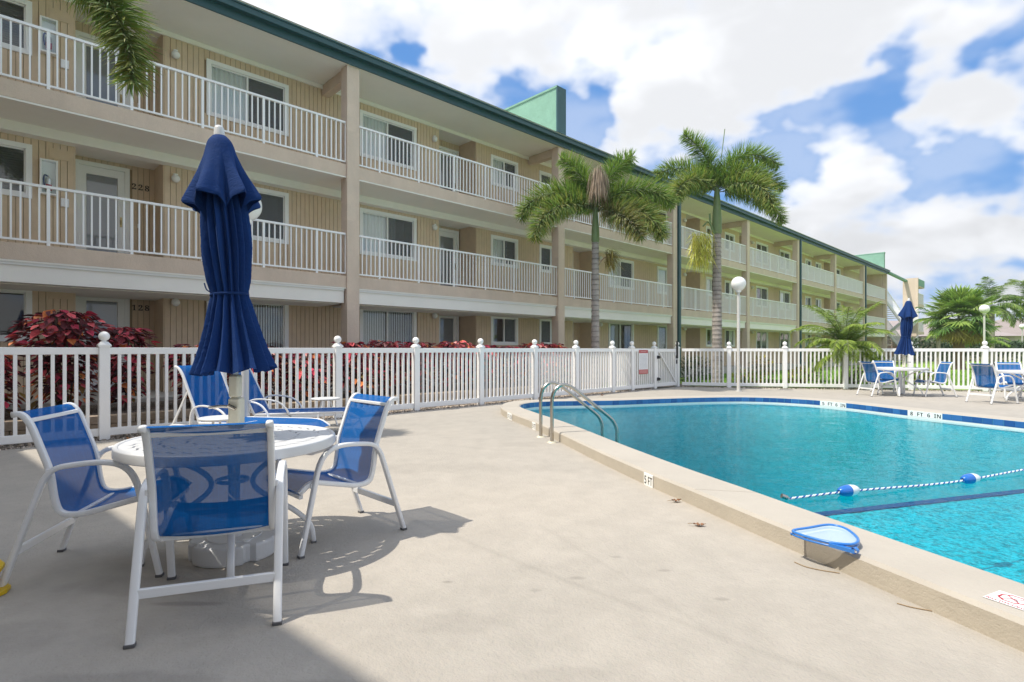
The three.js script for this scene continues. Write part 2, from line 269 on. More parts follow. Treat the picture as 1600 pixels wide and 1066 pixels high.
// basin: sloping floor, walls, blue tile band, depth tiles
const WATER = -.012;
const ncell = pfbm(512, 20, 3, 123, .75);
const plasterCaustic = std(null, .8, { map: dtex(512, (i) => { const a = n1[i], b = nf[i], e = ncell[i], k = .50 + .80 * Math.pow(Math.max(0, 1 - Math.abs(2.6 * (e - .5))), 2) * (.6 + .8 * a) + .2 * (b - .5); return [S(.11 * k), S(.36 * k), S(.44 * k)]; }, true, .7) });  // shallow floor finish, bright caustic network of the water painted into its colour
const plasterCausticFaint = std(null, .8, { map: dtex(512, (i) => { const k = .95 + .40 * (ncell[i] - .5) + .25 * (n2[i] - .5); return [S(.10 * k), S(.47 * k), S(.55 * k)]; }, true, .7) });  // deep floor and walls: same painted caustic mottling, at lower contrast
const stripeA = [4.16, 7.2], stripeD = [.954, .30];
const sideLine = (x, z) => (x - stripeA[0]) * -stripeD[1] + (z - stripeA[1]) * stripeD[0];   // > 0 beyond the slope break
const floorY = (x, z) => { const d = sideLine(x, z); return d > 0 ? -.9 - Math.min(d * .42, 1.5) : -.9; };
const basin = new THREE.Group(); basin.name = 'pool_basin'; tag(basin, 'pale blue plastered swimming pool basin with blue waterline tiles', undefined, undefined, 'structure'); scene.add(basin);
{
  const g = new THREE.PlaneGeometry(18, 20, 90, 100).rotateX(-Math.PI / 2).translate(6, 0, -6), p = g.attributes.position;
  for (let i = 0; i < p.count; i++) p.setY(i, floorY(p.getX(i), -p.getZ(i))); g.computeVertexNormals();
  const gd = g.toNonIndexed(), P0 = gd.attributes.position, N0 = gd.attributes.normal, split = [[], []], sn = [[], []];
  for (let i = 0; i < P0.count; i += 3) { const k = sideLine((P0.getX(i) + P0.getX(i + 1) + P0.getX(i + 2)) / 3, -(P0.getZ(i) + P0.getZ(i + 1) + P0.getZ(i + 2)) / 3) > 0 ? 1 : 0; for (let c = 0; c < 3; c++) { split[k].push(P0.getX(i + c), P0.getY(i + c), P0.getZ(i + c)); sn[k].push(N0.getX(i + c), N0.getY(i + c), N0.getZ(i + c)); } }
  [plasterCaustic, plasterCausticFaint].forEach((m, k) => { const q = new THREE.BufferGeometry(); q.setAttribute('position', new THREE.Float32BufferAttribute(split[k], 3)); q.setAttribute('normal', new THREE.Float32BufferAttribute(sn[k], 3)); part('pool_floor', q, m, basin); });
  part('pool_wall', [wallAlong(curve2(shift(innerPts, .004), 170), -2.7, .115, -1)], plasterCausticFaint, basin);
  part('trim_line', [wallAlong(curve2(shift(innerPts, .012), 170), -.05, .012, -1)], std([.75, .76, .75], .5), basin);
  const a = V3(stripeA[0] - 4 * stripeD[0], -.893, -(stripeA[1] - 4 * stripeD[1])), b = V3(stripeA[0] + 6 * stripeD[0], -.893, -(stripeA[1] + 6 * stripeD[1]));
  part('floor_stripe', bar(a, b, .14, .012), std([.01, .03, .16], .5), basin);
  // tile band, one mesh per tile
  const tilePath = new THREE.CatmullRomCurve3(shift(innerPts, .006).map(([x, z]) => V3(x, 0, z)), false, 'centripetal');
  const L = tilePath.getLength(), nT = Math.round(L / .152), tg = new RoundedBoxGeometry(.147, .098, .012, 1, .003);
  const tm = [0, 1, 2, 3].map((k) => phy([.022 + .006 * k, .095 + .02 * k, .30 + .035 * k], .16, { clearcoat: .6, clearcoatRoughness: .1 }));
  const marks = new Map();
  const mark = (px, py, s) => { let best = 0, bd = 9; const r = (px - CX) / FOC; for (let i = 0; i < nT; i++) { const p = tilePath.getPointAt((i + .5) / nT); const e = Math.abs(p.x / p.z - r); if (p.z > 6 && e < bd && (p.x > 1.2)) { bd = e; best = i; } } const w = s.length < 6 ? 2 : 4; [...s.length < 6 ? ['5', 'FT'] : s.split(' ')].forEach((c, k) => marks.set(best - (w >> 1) + k, c)); };
  mark(989, 631, '5 FT'); mark(1312, 633, '5 FT 6 IN'); mark(1453, 647, '8 FT 6 IN');
  const letters = new Map(); const lt = (c) => { if (!letters.has(c)) letters.set(c, label2D(128, 96, (x, w, h) => { x.fillStyle = '#f2f2ee'; x.fillRect(0, 0, w, h); x.fillStyle = '#181818'; x.font = 'bold 92px sans-serif'; x.textAlign = 'center'; x.textBaseline = 'middle'; x.fillText(c, w / 2, h / 2 + 5, 112); })); return letters.get(c); };
  for (let i = 0; i < nT; i++) {
    const u = (i + .5) / nT, p = tilePath.getPointAt(u), t = tilePath.getTangentAt(u);
    if (p.z < 5 && p.x > 5) continue; if (p.x < p.z * .05 && p.z < 9.2) continue; if (p.z < 9 && p.x < 3) continue;
    let m; if (marks.has(i)) m = printed('depth_tile', .149, .1, .012, lt(marks.get(i)), basin); else { m = new THREE.Mesh(tg, tm[Math.floor(hash3(i, 1, 1) * 4)]); m.name = 'tile'; basin.add(m); m.castShadow = m.receiveShadow = true; }
    m.position.set(p.x, .064, -p.z); m.rotation.y = Math.atan2(t.z, t.x);
  }
}
{ // water: a smooth rippled surface over a body that absorbs red
  const N = 1024, h = pfbm(N, 12, 5, 5, .58), h2 = pfbm(N, 40, 4, 55, .6), nm = new Uint8Array(N * N * 4), H = (x, y) => { const i = ((y + N) % N) * N + (x + N) % N; return h[i] + .55 * h2[i]; };
  for (let y = 0; y < N; y++) for (let x = 0; x < N; x++) { const dx = (H(x + 1, y) - H(x - 1, y)) * 42, dy = (H(x, y + 1) - H(x, y - 1)) * 42, l = Math.hypot(dx, dy, 1), o = (y * N + x) * 4; nm[o] = (-dx / l * .5 + .5) * 255; nm[o + 1] = (-dy / l * .5 + .5) * 255; nm[o + 2] = (1 / l * .5 + .5) * 255; nm[o + 3] = 255; }
  const t = new THREE.DataTexture(nm, N, N); t.wrapS = t.wrapT = THREE.RepeatWrapping; t.magFilter = THREE.LinearFilter; t.repeat.set(.28, .28); t.needsUpdate = true;
  const surf = phy([.97, .995, 1], .0, { transmission: 1, thickness: 0, ior: 1.33, specularIntensity: .5, normalMap: t, normalScale: new THREE.Vector2(.035, .035) });
  const body = phy([1, 1, 1], .05, { transparent: true, opacity: 0, thickness: 1, attenuationColor: rgb(.22, .955, .962), attenuationDistance: 1, ior: 1.33 });
  const w = structure('water', flat(curve2(shift(innerPts, -.002), 170), [], WATER), surf, 'clear turquoise water of the swimming pool', true);
  const s = new THREE.Shape(curve2(shift(innerPts, .0), 120).map(([x, z]) => new THREE.Vector2(x, z)));
  part('water_depth', new THREE.ExtrudeGeometry(s, { depth: 2.9, bevelEnabled: false }).rotateX(-Math.PI / 2).translate(0, WATER - .006 - 2.9, 0), body, w);
}

// ------------------------------------------------------------------ apartment building (own axes: x along the front, z out towards the pool)
const F = [.31, 3.07, 5.83];                                         // walking levels
const COLS = [-7.7, .1, 8.0, 15.75, 23.55, 31.2, 38.95, 46.7, 54.4];
const PHI = Math.atan2(860, 888);
const BPOS = G(-4.05, 13.65);
const B = thing('apartment_building', 'three-storey tan apartment building with white railed walkways and green roof edge', 'building', BPOS, PHI);
const toWorld = (s, w, y = 0) => V3(s, y, w).applyAxisAngle(V3(0, 1, 0), PHI).add(BPOS);
const END = 54.45, WALL = -1.5, BACK = -2.4;
const font = await new FontLoader().loadAsync('fonts/droid/droid_serif_bold.typeface.json');
{
  const core = part('core', [span(-10, END - 3, 0, 8.3, -9, -3.1)], M.stucco, B);
  // floors, soffits, boxed beams
  for (const [k, y0, y1] of [[1, 2.78, 3.06], [2, 5.53, 5.82]]) {
    part('walkway_slab', [span(-10, END, y0, y1, -2.42, 0)], M.stucco, B);
    part('soffit', [span(-10, END, y0 - .012, y0 - .002, -2.42, -.03), span(-10, END - 1.6, y0 - .2, y0 - .014, -1.5, -1.22), span(-10, END, y0 - .035, y0 - .001, -.028, -.006)], M.soffit, B);
    part('rail_gap_strip', [span(-10, END, y1, y1 + .012, -.1, -.02)], M.stucco, B);  // thin stucco strip on the slab edge below the bottom rail
  }
  part('ground_slab', [span(-10, END + 3, 0, F[0], -2.42, .12)], std(null, .9, { map: mottle([.45, .42, .37], .12, .5), bumpMap: bumpFine, bumpScale: .003 }), B);
  part('roof_soffit', [span(-10, END, 8.31, 8.34, -2.42, -.38), span(-10, END, 8.285, 8.33, -.36, .06), span(-10, END - 1.6, 8.2, 8.306, -1.49, -1.44)], M.soffit, B);
  const roof = part('roof', [span(-10.2, END + .2, 8.35, 8.6, -9.2, .07), new THREE.BufferGeometry().copy(grid(1, 1, (u, v) => [lerp(-10.2, END + .2, u), lerp(8.62, 9.3, v), lerp(.3, -6, v)]))], M.roof, B);
  part('fascia', [span(-10.2, END + .2, 8.28, 8.47, .07, .11)], M.green, roof);
  part('gutter', [span(-10.2, END + .25, 8.45, 8.585, .11, .25), span(-10.2, END + .25, 8.57, 8.6, .11, .275)], M.green, roof);
  part('drip_edge', [span(-10.2, END + .2, 8.602, 8.625, -.1, .262)], std([.8, .8, .8], .4), roof);
  for (let k = 1; k < COLS.length; k++) {
    const c = COLS[k];
    part('column', [span(c - .165, c + .165, 0, 8.28, -.27, .045)], k % 2 ? M.stuccoPale : M.stucco, B);
    part('roof_beam', [span(c - .10, c + .10, 8.03, 8.30, WALL, -.275)], M.stucco, B);
  }
  // boxed fascia above the ground floor, one length per bay
  for (let k = 0; k < COLS.length - 1; k++) {
    const a = k ? COLS[k] + .2 : -10, b = COLS[k + 1] - .2;
    part('boxed_beam', [span(a, b, 2.40, 2.70, -.3, -.06), span(a, b, 2.38, 2.42, -2.3, -.3)], M.soffit, B);
    part('beam_trim', [span(a, b, 2.70, 2.745, -.32, -.03)], M.trim, B);
  }
  for (const k of [3, 5, 7]) part('downpipe', [span(COLS[k] + .2, COLS[k] + .36, 0, 8.4, -.06, .13)], M.green, B);

  // wall of one storey of one bay: openings, planks, backing
  let planks = 0;
  const planksOf = (parent, a, b, y0, y1, z, holes, singly, step = .112) => {
    const n = Math.max(1, Math.round((b - a) / step)), w = (b - a) / n, bunch = [];
    for (let i = 0; i < n; i++) {
      const x0 = a + i * w, x1 = x0 + w; let cuts = [[y0, y1]];
      for (const [h0, h1, u0, u1] of holes) if (x1 > h0 + .01 && x0 < h1 - .01) cuts = cuts.flatMap(([p, q]) => [[p, Math.min(q, u0)], [Math.max(p, u1), q]].filter(([c, d]) => d - c > .01));
      for (const [p, q] of cuts) { const g = span(x0 + .005, x1 - .005, p, q, z, z + .022); if (singly && planks < 296) { part('siding_plank', g, M.siding[Math.floor(hash3(i, planks, 4) * 2.2)], parent); planks++; } else bunch.push(g); }
    }
    if (bunch.length) tag(part('siding', bunch, M.siding[Math.floor(hash3(Math.round(a * 10), 3, 4) * 3)], parent), null, null, null, 'stuff');
  };
  const backing = (a, b, y0, y1, z, holes) => { const xs = [...new Set([a, b, ...holes.flatMap(([p, q]) => [clamp(p, a, b), clamp(q, a, b)])])].sort((p, q) => p - q), out = []; for (let i = 0; i < xs.length - 1; i++) { const m = (xs[i] + xs[i + 1]) / 2; let cuts = [[y0, y1]]; for (const [h0, h1, u0, u1] of holes) if (m > h0 && m < h1) cuts = cuts.flatMap(([p, q]) => [[p, Math.min(q, u0)], [Math.max(p, u1), q]].filter(([c, d]) => d - c > .01)); for (const [p, q] of cuts) out.push(span(xs[i], xs[i + 1], p, q, z - .06, z - .0005)); } return out; };
  const makeWindow = (x0, x1, y0, y1, style, flip, fine) => {
    const W = x1 - x0, H = y1 - y0, t = .095, z = WALL, f = part('window', [span(x0, x1, y1 - t, y1, z - .06, z + .045), span(x0, x1, y0, y0 + t, z - .06, z + .05), span(x0, x0 + t, y0 + t, y1 - t, z - .06, z + .045), span(x1 - t, x1, y0 + t, y1 - t, z - .06, z + .045)], M.trim, B);
    const mx = x0 + W * (W > 1.6 ? .48 : .5), i0 = x0 + t, i1 = x1 - t, j0 = y0 + t, j1 = y1 - t;
    part('sash', [span(mx - .02, mx + .02, j0, j1, z - .05, z + .01), span(i0, i1, j1 - .025, j1, z - .05, z - .005), span(i0, i1, j0, j0 + .025, z - .05, z - .005), span(i0, i0 + .025, j0, j1, z - .05, z - .005), span(i1 - .025, i1, j0, j1, z - .05, z - .005)], M.trim, f);
    part('pane', span(i0 + .025, mx - .02, j0 + .025, j1 - .025, z - .034, z - .030), M.glass, f);
    part('pane', span(mx + .02, i1 - .025, j0 + .025, j1 - .025, z - .024, z - .020), M.glass, f);
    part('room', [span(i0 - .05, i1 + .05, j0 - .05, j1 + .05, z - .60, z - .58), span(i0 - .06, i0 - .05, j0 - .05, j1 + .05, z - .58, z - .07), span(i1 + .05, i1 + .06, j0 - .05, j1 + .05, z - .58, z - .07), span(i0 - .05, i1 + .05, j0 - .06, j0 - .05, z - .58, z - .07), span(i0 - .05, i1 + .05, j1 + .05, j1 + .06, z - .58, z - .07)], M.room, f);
    const c0 = flip ? mx + .02 : i0, c1 = flip ? i1 : mx - .02, d0 = flip ? i0 : mx + .02, d1 = flip ? mx - .02 : i1;
    if (style === 'blinds') { // upright slats
      const n = fine ? 14 : 8; for (const [a, b, o] of [[c0, c1, .35], [d0, d1, .7]]) { const gs = []; for (let i = 0; i < n; i++) { const x = lerp(a, b, (i + .5) / n); gs.push(box((b - a) / n * .9, j1 - j0, .004).rotateY(o).translate(x, (j0 + j1) / 2, z - .10)); } part('upright_blind', gs, M.curtain, f); }
    } else if (style === 'slats') {
      const gs = []; const n = Math.round((j1 - j0) / .045); for (let i = 0; i < n; i++) gs.push(box(i1 - i0, .03, .003).rotateX(.7).translate((i0 + i1) / 2, lerp(j0, j1, (i + .5) / n), z - .11)); part('blind', gs, std([.16, .16, .16], .6), f);
    } else {
      const pleat = (a, b, y, mat) => part('curtain', grid(fine ? 40 : 16, 1, (u, v) => [lerp(a, b, u), lerp(j0, y, v), z - .075 + .018 * Math.sin(u * (b - a) * 58)]), mat, f);
      if (style === 'half' || style === 'curtain') pleat(c0, c1, j1, M.curtain);
      if (style === 'curtain') { pleat(d0, d0 + (d1 - d0) * .35, j1, M.curtain); }
      if (style === 'dark') pleat(flip ? d0 : c0, flip ? d0 + .15 : c0 + .15, j1, M.curtain);
    }
    if ((W > 1.2 && style !== 'blinds') || style === 'half') part('insect_screen', span(flip ? i0 + .02 : mx + .02, flip ? mx : i1 - .02, j0 + .02, j1 - .02, z - .012, z - .010), M.screen, f);
    return f;
  };
  const number = (str, x, y) => { let o = 0; for (const ch of str) { const g = new TextGeometry(ch, { font, size: .125, depth: .012, curveSegments: 3, bevelEnabled: false }).translate(x + o, y, BACK + .026); part('house_number', g, std([.05, .035, .028], .6), B); o += .125; } };
  for (let k = 0; k < COLS.length - 1; k++) {
    const last = k === COLS.length - 2, even = k % 2 === 0, axis = even ? COLS[k + 1] : COLS[k], at = (d) => axis + (even ? -d : d), rng = (p, q) => [Math.min(at(p), at(q)), Math.max(at(p), at(q))];
    const A = k ? COLS[k] : -10, Z = COLS[k + 1];
    for (let l = 0; l < 3; l++) {
      const fy = F[l], top = l === 2 ? 8.30 : l === 1 ? 5.335 : 2.58, near = k < 2;
      if (last) { part('stair_wall', [span(A + .2, Z - .3, fy, top + .2, WALL - .1, WALL)], M.stucco, B); part('end_wall', [span(Z - .3, Z, fy, top + .25, -7, -.3)], M.stucco, B); continue; }
      const [b0, b1] = rng(1.0, 2.9), [r0, r1] = rng(3.74, 5.31), [d0, d1] = rng(4.24, 5.24), [s0, s1] = rng(5.95, 7.26);
      const holes = [[b0 + .05, b1 - .05, fy + .90, fy + 2.13], [s0 + .05, s1 - .05, fy + 1.12, fy + 2.10], [r0, r1, fy - 1, top + 1]];
      const wall = part('wall', [...backing(A, r0, fy - .02, top, WALL, holes), ...backing(r1, Z, fy - .02, top, WALL, holes), ...backing(r0, r1, fy - .02, top + .2, BACK, [[d0 + .05, d1 - .05, fy - 1, fy + 2.2]]), span(r0 - .06, r0 - .001, fy - .02, top + .2, BACK, WALL - .06), span(r1 + .001, r1 + .06, fy - .02, top + .2, BACK, WALL - .06)], M.groove, B);
      const single = k === 0;
      for (const [p, q] of [[Math.max(A, -7.4), r0], [r1, Z]]) planksOf(wall, p, q, fy - .02, top, WALL, holes, single, near ? .112 : k < 4 ? .16 : .22);
      planksOf(wall, r0, r1, fy - .02, top + .2, BACK, [[d0, d1, fy - 1, fy + 2.26]], single, near ? .112 : .16);
      part('recess_side', [span(r0 - .002, r0 + .02, fy, top + .2, BACK, WALL + .015), span(r1 - .02, r1 + .002, fy, top + .2, BACK, WALL + .015)], M.siding[0], wall);
      if (l < 2) part('recess_ceiling', [span(r0, r1, l ? 5.42 : 2.58, l ? 5.44 : 2.6, BACK, WALL)], M.soffit, wall);
      const h = hash3(k, l, 9);
      makeWindow(b0, b1, fy + .86, fy + 2.17, l === 0 ? 'blinds' : k < 2 ? (k === 1 && l === 1 ? 'curtain' : k === 0 && l === 1 ? 'dark' : 'half') : ['half', 'curtain', 'dark'][Math.floor(h * 3)], false, near);
      makeWindow(s0, s1, fy + 1.09, fy + 2.13, k === 0 ? (l === 2 ? 'slats' : l === 1 ? 'slats' : 'dark') : ['dark', 'half', 'curtain'][Math.floor(hash3(k, l, 5) * 3)], k % 2 === 0, near);
      // storm door
      const half = l === 0, t = .09, dz = BACK + .02;
      const door = part('door', [span(d0, d0 + t, fy, fy + 2.26, dz - .03, dz + .05), span(d1 - t, d1, fy, fy + 2.26, dz - .03, dz + .05), span(d0 + t, d1 - t, fy + 2.17, fy + 2.26, dz - .03, dz + .05), span(d0 + t, d0 + t + .13, fy + .02, fy + 2.165, dz - .02, dz + .025), span(d1 - t - .13, d1 - t, fy + .02, fy + 2.165, dz - .02, dz + .025), span(d0 + t + .13, d1 - t - .13, fy + 2.0, fy + 2.165, dz - .02, dz + .025), span(d0 + t + .13, d1 - t - .13, fy + .02, fy + (half ? .95 : .32), dz - .02, dz + .025)], M.trim, B);
      part('pane', span(d0 + t + .135, d1 - t - .135, fy + (half ? .955 : .325), fy + 1.995, dz - .005, dz + .002), M.doorGlass, door);
      if (near) part('handle', [span(d1 - t - .09, d1 - t - .05, fy + .92, fy + 1.14, dz + .026, dz + .034), cyl(.012, .012, .09, d1 - t - .07, fy + .98, dz + .05)], M.brass, door);
      const lx = at(3.54), lamp = part('wall_lamp', [cyl(.05, .05, .03).rotateX(Math.PI / 2).translate(lx, fy + 2.04, WALL + .022), cyl(.045, .05, .05, lx, fy + 2.04, WALL + .085)], M.trim, B);
      part('globe', ball(.088, lx, fy + 1.985, WALL + .10), M.globe, lamp);
      if (k === 0) { number(String(l + 1) + '28', r1 - .46, fy + 1.83); part('junction_box', rbox(.13, .17, .05, .008, -5.36, fy + 1.10, WALL + .045), M.trim, B); part('doorbell', rbox(.035, .09, .03, .006, r1 - .33, fy + 1.0, BACK + .035), M.trim, B); part('access_panel', span(-5.6, -5.3, fy + 1.94, fy + 2.15, WALL + .022, WALL + .032), M.siding[1], B); }
      // railing
      if (l) {
        const a = (k ? COLS[k] + .17 : -10), b = Z - .17, w = -.045, y0 = fy + .05, y1 = fy + 1.06;
        const R = part('railing', [span(a, b, y1 - .045, y1, w - .03, w + .03), span(a, b, y0, y0 + .035, w - .018, w + .018)], M.rail, B);
        const n = Math.round((b - a) / .122), rest = [], posts = [];
        for (let i = 0; i <= n; i++) {
          const x = lerp(a, b, i / n), g = i % 10 === 5 || (i === n && 0) ? span(x - .024, x + .024, fy - .02, y1 - .045, w - .024, w + .024) : box(.027, y1 - y0 - .08, .027, x, (y0 + y1) / 2 - .005, w);
          if (i % 10 === 5) part('rail_post', g, M.rail, R); else if (near && x > -6.8) part('baluster', g, M.rail, R); else rest.push(g);
        }
        if (rest.length) tag(part('baluster_row', rest, M.rail, R), null, null, null, 'stuff');
      }
    }
    if (last) for (let l = 1; l < 3; l++) { const a = COLS[k] + .17, b = Z, w = -.045, y0 = F[l] + .05, y1 = F[l] + 1.06, gs = []; for (let i = 0; i <= 56; i++) gs.push(box(.026, .94, .026, lerp(a, b, i / 56), (y0 + y1) / 2, w)); const R = part('railing', [span(a, b, y1 - .045, y1, w - .03, w + .03), span(a, b, y0, y0 + .035, w - .018, w + .018)], M.rail, B); tag(part('baluster_row', gs, M.rail, R), null, null, null, 'stuff'); }
  }
  // rooftop shafts of green stucco
  const shaft = part('roof_shaft', [span(9.5, 9.97, 8.6, 11.4, -9, -1.5), span(9.46, 10.01, 11.4, 11.47, -9, -1.46)], M.greenPale, B);
  part('shaft_shade_face', [span(9.47, 9.99, 8.6, 11.46, -1.5, -1.44)], M.green, shaft);  // end face away from the sun, its shade painted as a darker green
  part('roof_hatch', [span(9.40, 9.5, 8.9, 10.3, -4.6, -3.2)], M.trim, shaft);
  const shaft2 = part('roof_shaft', [span(54.0, 54.4, 8.63, 10.25, -8, -.1), span(53.97, 54.43, 10.25, 10.32, -8, -.06)], M.greenPale, B);
  part('roof_hatch', [span(53.9, 54.0, 8.7, 9.5, -4, -2)], M.trim, shaft2);
  for (const [x, z] of [[30, -2.2], [33, -2.6], [42, -2]]) part('roof_vent', [cyl(.12, .12, .5, x, 8.8, z, 10), cyl(.2, .2, .06, x, 9.3, z, 10)], M.roof, B);
}
// stair tower and stairs past the end of the building
{
  const T = thing('stair_tower', 'tall tan stair tower with outside stairs at the far end of the apartment building', 'building', BPOS, PHI);
  part('wall', [span(60.2, 60.5, 0, 8.35, .2, 1.45)], M.stuccoPale, T);
  part('landing', [span(60.5, 63.5, 2.78, 3.05, .5, 1.42), span(60.5, 63.5, 5.53, 5.82, .5, 1.42), span(60.5, 63.5, 7.5, 7.6, .4, 1.43)], M.stucco, T);
  part('back_wall', [span(60.5, 63.5, 0, 7.5, .2, .5)], M.stucco, T);
  part('cap', [span(60.52, 63.6, 7.62, 8.28, .3, 1.44)], M.greenPale, T);
  const rl = []; for (const y of [F[1], F[2]]) { rl.push(span(60.5, 63.5, y + 1, y + 1.05, 1.34, 1.39)); for (let i = 0; i < 22; i++) rl.push(box(.025, 1, .025, 60.6 + i * .135, y + .5, 1.365)); }
  tag(part('railing', rl, M.rail, T), null, null, null, 'stuff');
  for (const [a, ya, b, yb, z] of [[54.5, F[2], 60, 4.3, -.6], [60, 4.3, 54.5, F[1], .9], [54.5, F[1], 60, 1.6, -.6], [60, 1.6, 54.5, .2, .9]]) {
    const st = part('stair_flight', [bar(V3(a, ya - .15, z - .6), V3(b, yb - .15, z - .6), .08, .3), bar(V3(a, ya - .15, z + .6), V3(b, yb - .15, z + .6), .08, .3)], M.roof, T), rails = [];
    for (let i = 0; i < 9; i++) part('tread', box(.5, .06, 1.1, lerp(a, b, (i + .5) / 9), lerp(ya, yb, (i + .5) / 9), z), M.roof, st);
    rails.push(bar(V3(a, ya + 1, z + .6), V3(b, yb + 1, z + .6), .05, .05)); for (let i = 0; i <= 24; i++) rails.push(box(.025, 1, .025, lerp(a, b, i / 24), lerp(ya, yb, i / 24) + .5, z + .6)); tag(part('stair_railing', rails, M.rail, st), null, null, null, 'stuff');
  }
  part('canopy', [bar(V3(54.5, 8.45, .1), V3(61, 8.05, .5), .3, .16)], M.greenPale, T);
}
// wing to the left whose eave shades the corner of the deck
{
  const A = V3(-11.14, 0, -5.135), dir = V3(.7625, 0, .647), turn = Math.atan2(-dir.z, dir.x);
  const Wg = thing('apartment_wing', 'neighbouring tan three-storey wing with green eave left of the pool yard', 'building', A, turn);
  part('wall', [span(-2.5, 20, 0, 8.3, 1.6, 9.5)], M.stucco, Wg);
  part('walkway_slab', [span(-2.5, 20, 2.78, 3.06, .1, 1.6), span(-2.5, 20, 5.53, 5.82, .1, 1.6)], M.stucco, Wg);
  part('roof', [span(-2.7, 20.2, 8.3, 8.6, 0, 9.6)], M.green, Wg);
  for (let i = 0; i < 4; i++) part('column', span(-2.4 + i * 7.4, -2.07 + i * 7.4, 0, 8.3, .1, .4), M.stuccoPale, Wg);
}

// ------------------------------------------------------------------ white picket fence, gate, sign
const capBall = new THREE.SphereGeometry(.068, 18, 12), picketG = new THREE.BoxGeometry(.04, 1.04, .04);
function fencePost(parent, p, turn) {
  const m = part('post', [rbox(.125, 1.30, .125, .006, 0, .65, 0)], M.vinyl, parent); m.position.copy(p); m.rotation.y = turn;
  const c = part('post_cap', [new THREE.CylinderGeometry(.055, .105, .045, 4, 1).rotateY(Math.PI / 4).translate(0, 1.335, 0), box(.15, .025, .15, 0, 1.30, 0), cyl(.03, .026, .03, 0, 1.355, 0, 12), capBall.clone().translate(0, 1.43, 0)], M.vinyl, m); return m;
}
function fencePanel(parent, a, b) {
  const L = a.distanceTo(b), d = b.clone().sub(a).normalize(), t = Math.atan2(-d.z, d.x), mid = a.clone().add(b).multiplyScalar(.5), e = L - .12;
  const r1 = part('rail', rbox(e, .095, .05, .006), M.vinyl, parent); r1.position.set(mid.x, 1.228, mid.z); r1.rotation.y = t;
  const r2 = part('rail', rbox(e, .105, .05, .006), M.vinyl, parent); r2.position.set(mid.x, .105, mid.z); r2.rotation.y = t;
  const n = Math.round(e / .118); for (let i = 1; i < n; i++) { const p = a.clone().addScaledVector(d, .06 + e * i / n), m = new THREE.Mesh(picketG, M.vinyl); m.name = 'picket'; m.position.set(p.x, .67, p.z); m.rotation.y = t; m.castShadow = m.receiveShadow = true; parent.add(m); }
}
const onFence = (Z) => G(1.0326 * Z - 13.535, Z);
const leftPosts = [5.26, 6.44, 7.63, 8.83, 10.03, 11.21, 12.42, 13.65, 14.77, 15.92].map(onFence); leftPosts.push(G(3.62, 16.63), G(4.52, 17.49));
const gateEnd = G(5.52, 18.42);
const rightPosts = [G(5.62, 18.40), G(7.07, 17.93), G(8.75, 17.65), G(10.48, 17.30), G(12.25, 16.92), G(14.05, 16.35), G(15.72, 15.95), G(17.4, 15.6)];
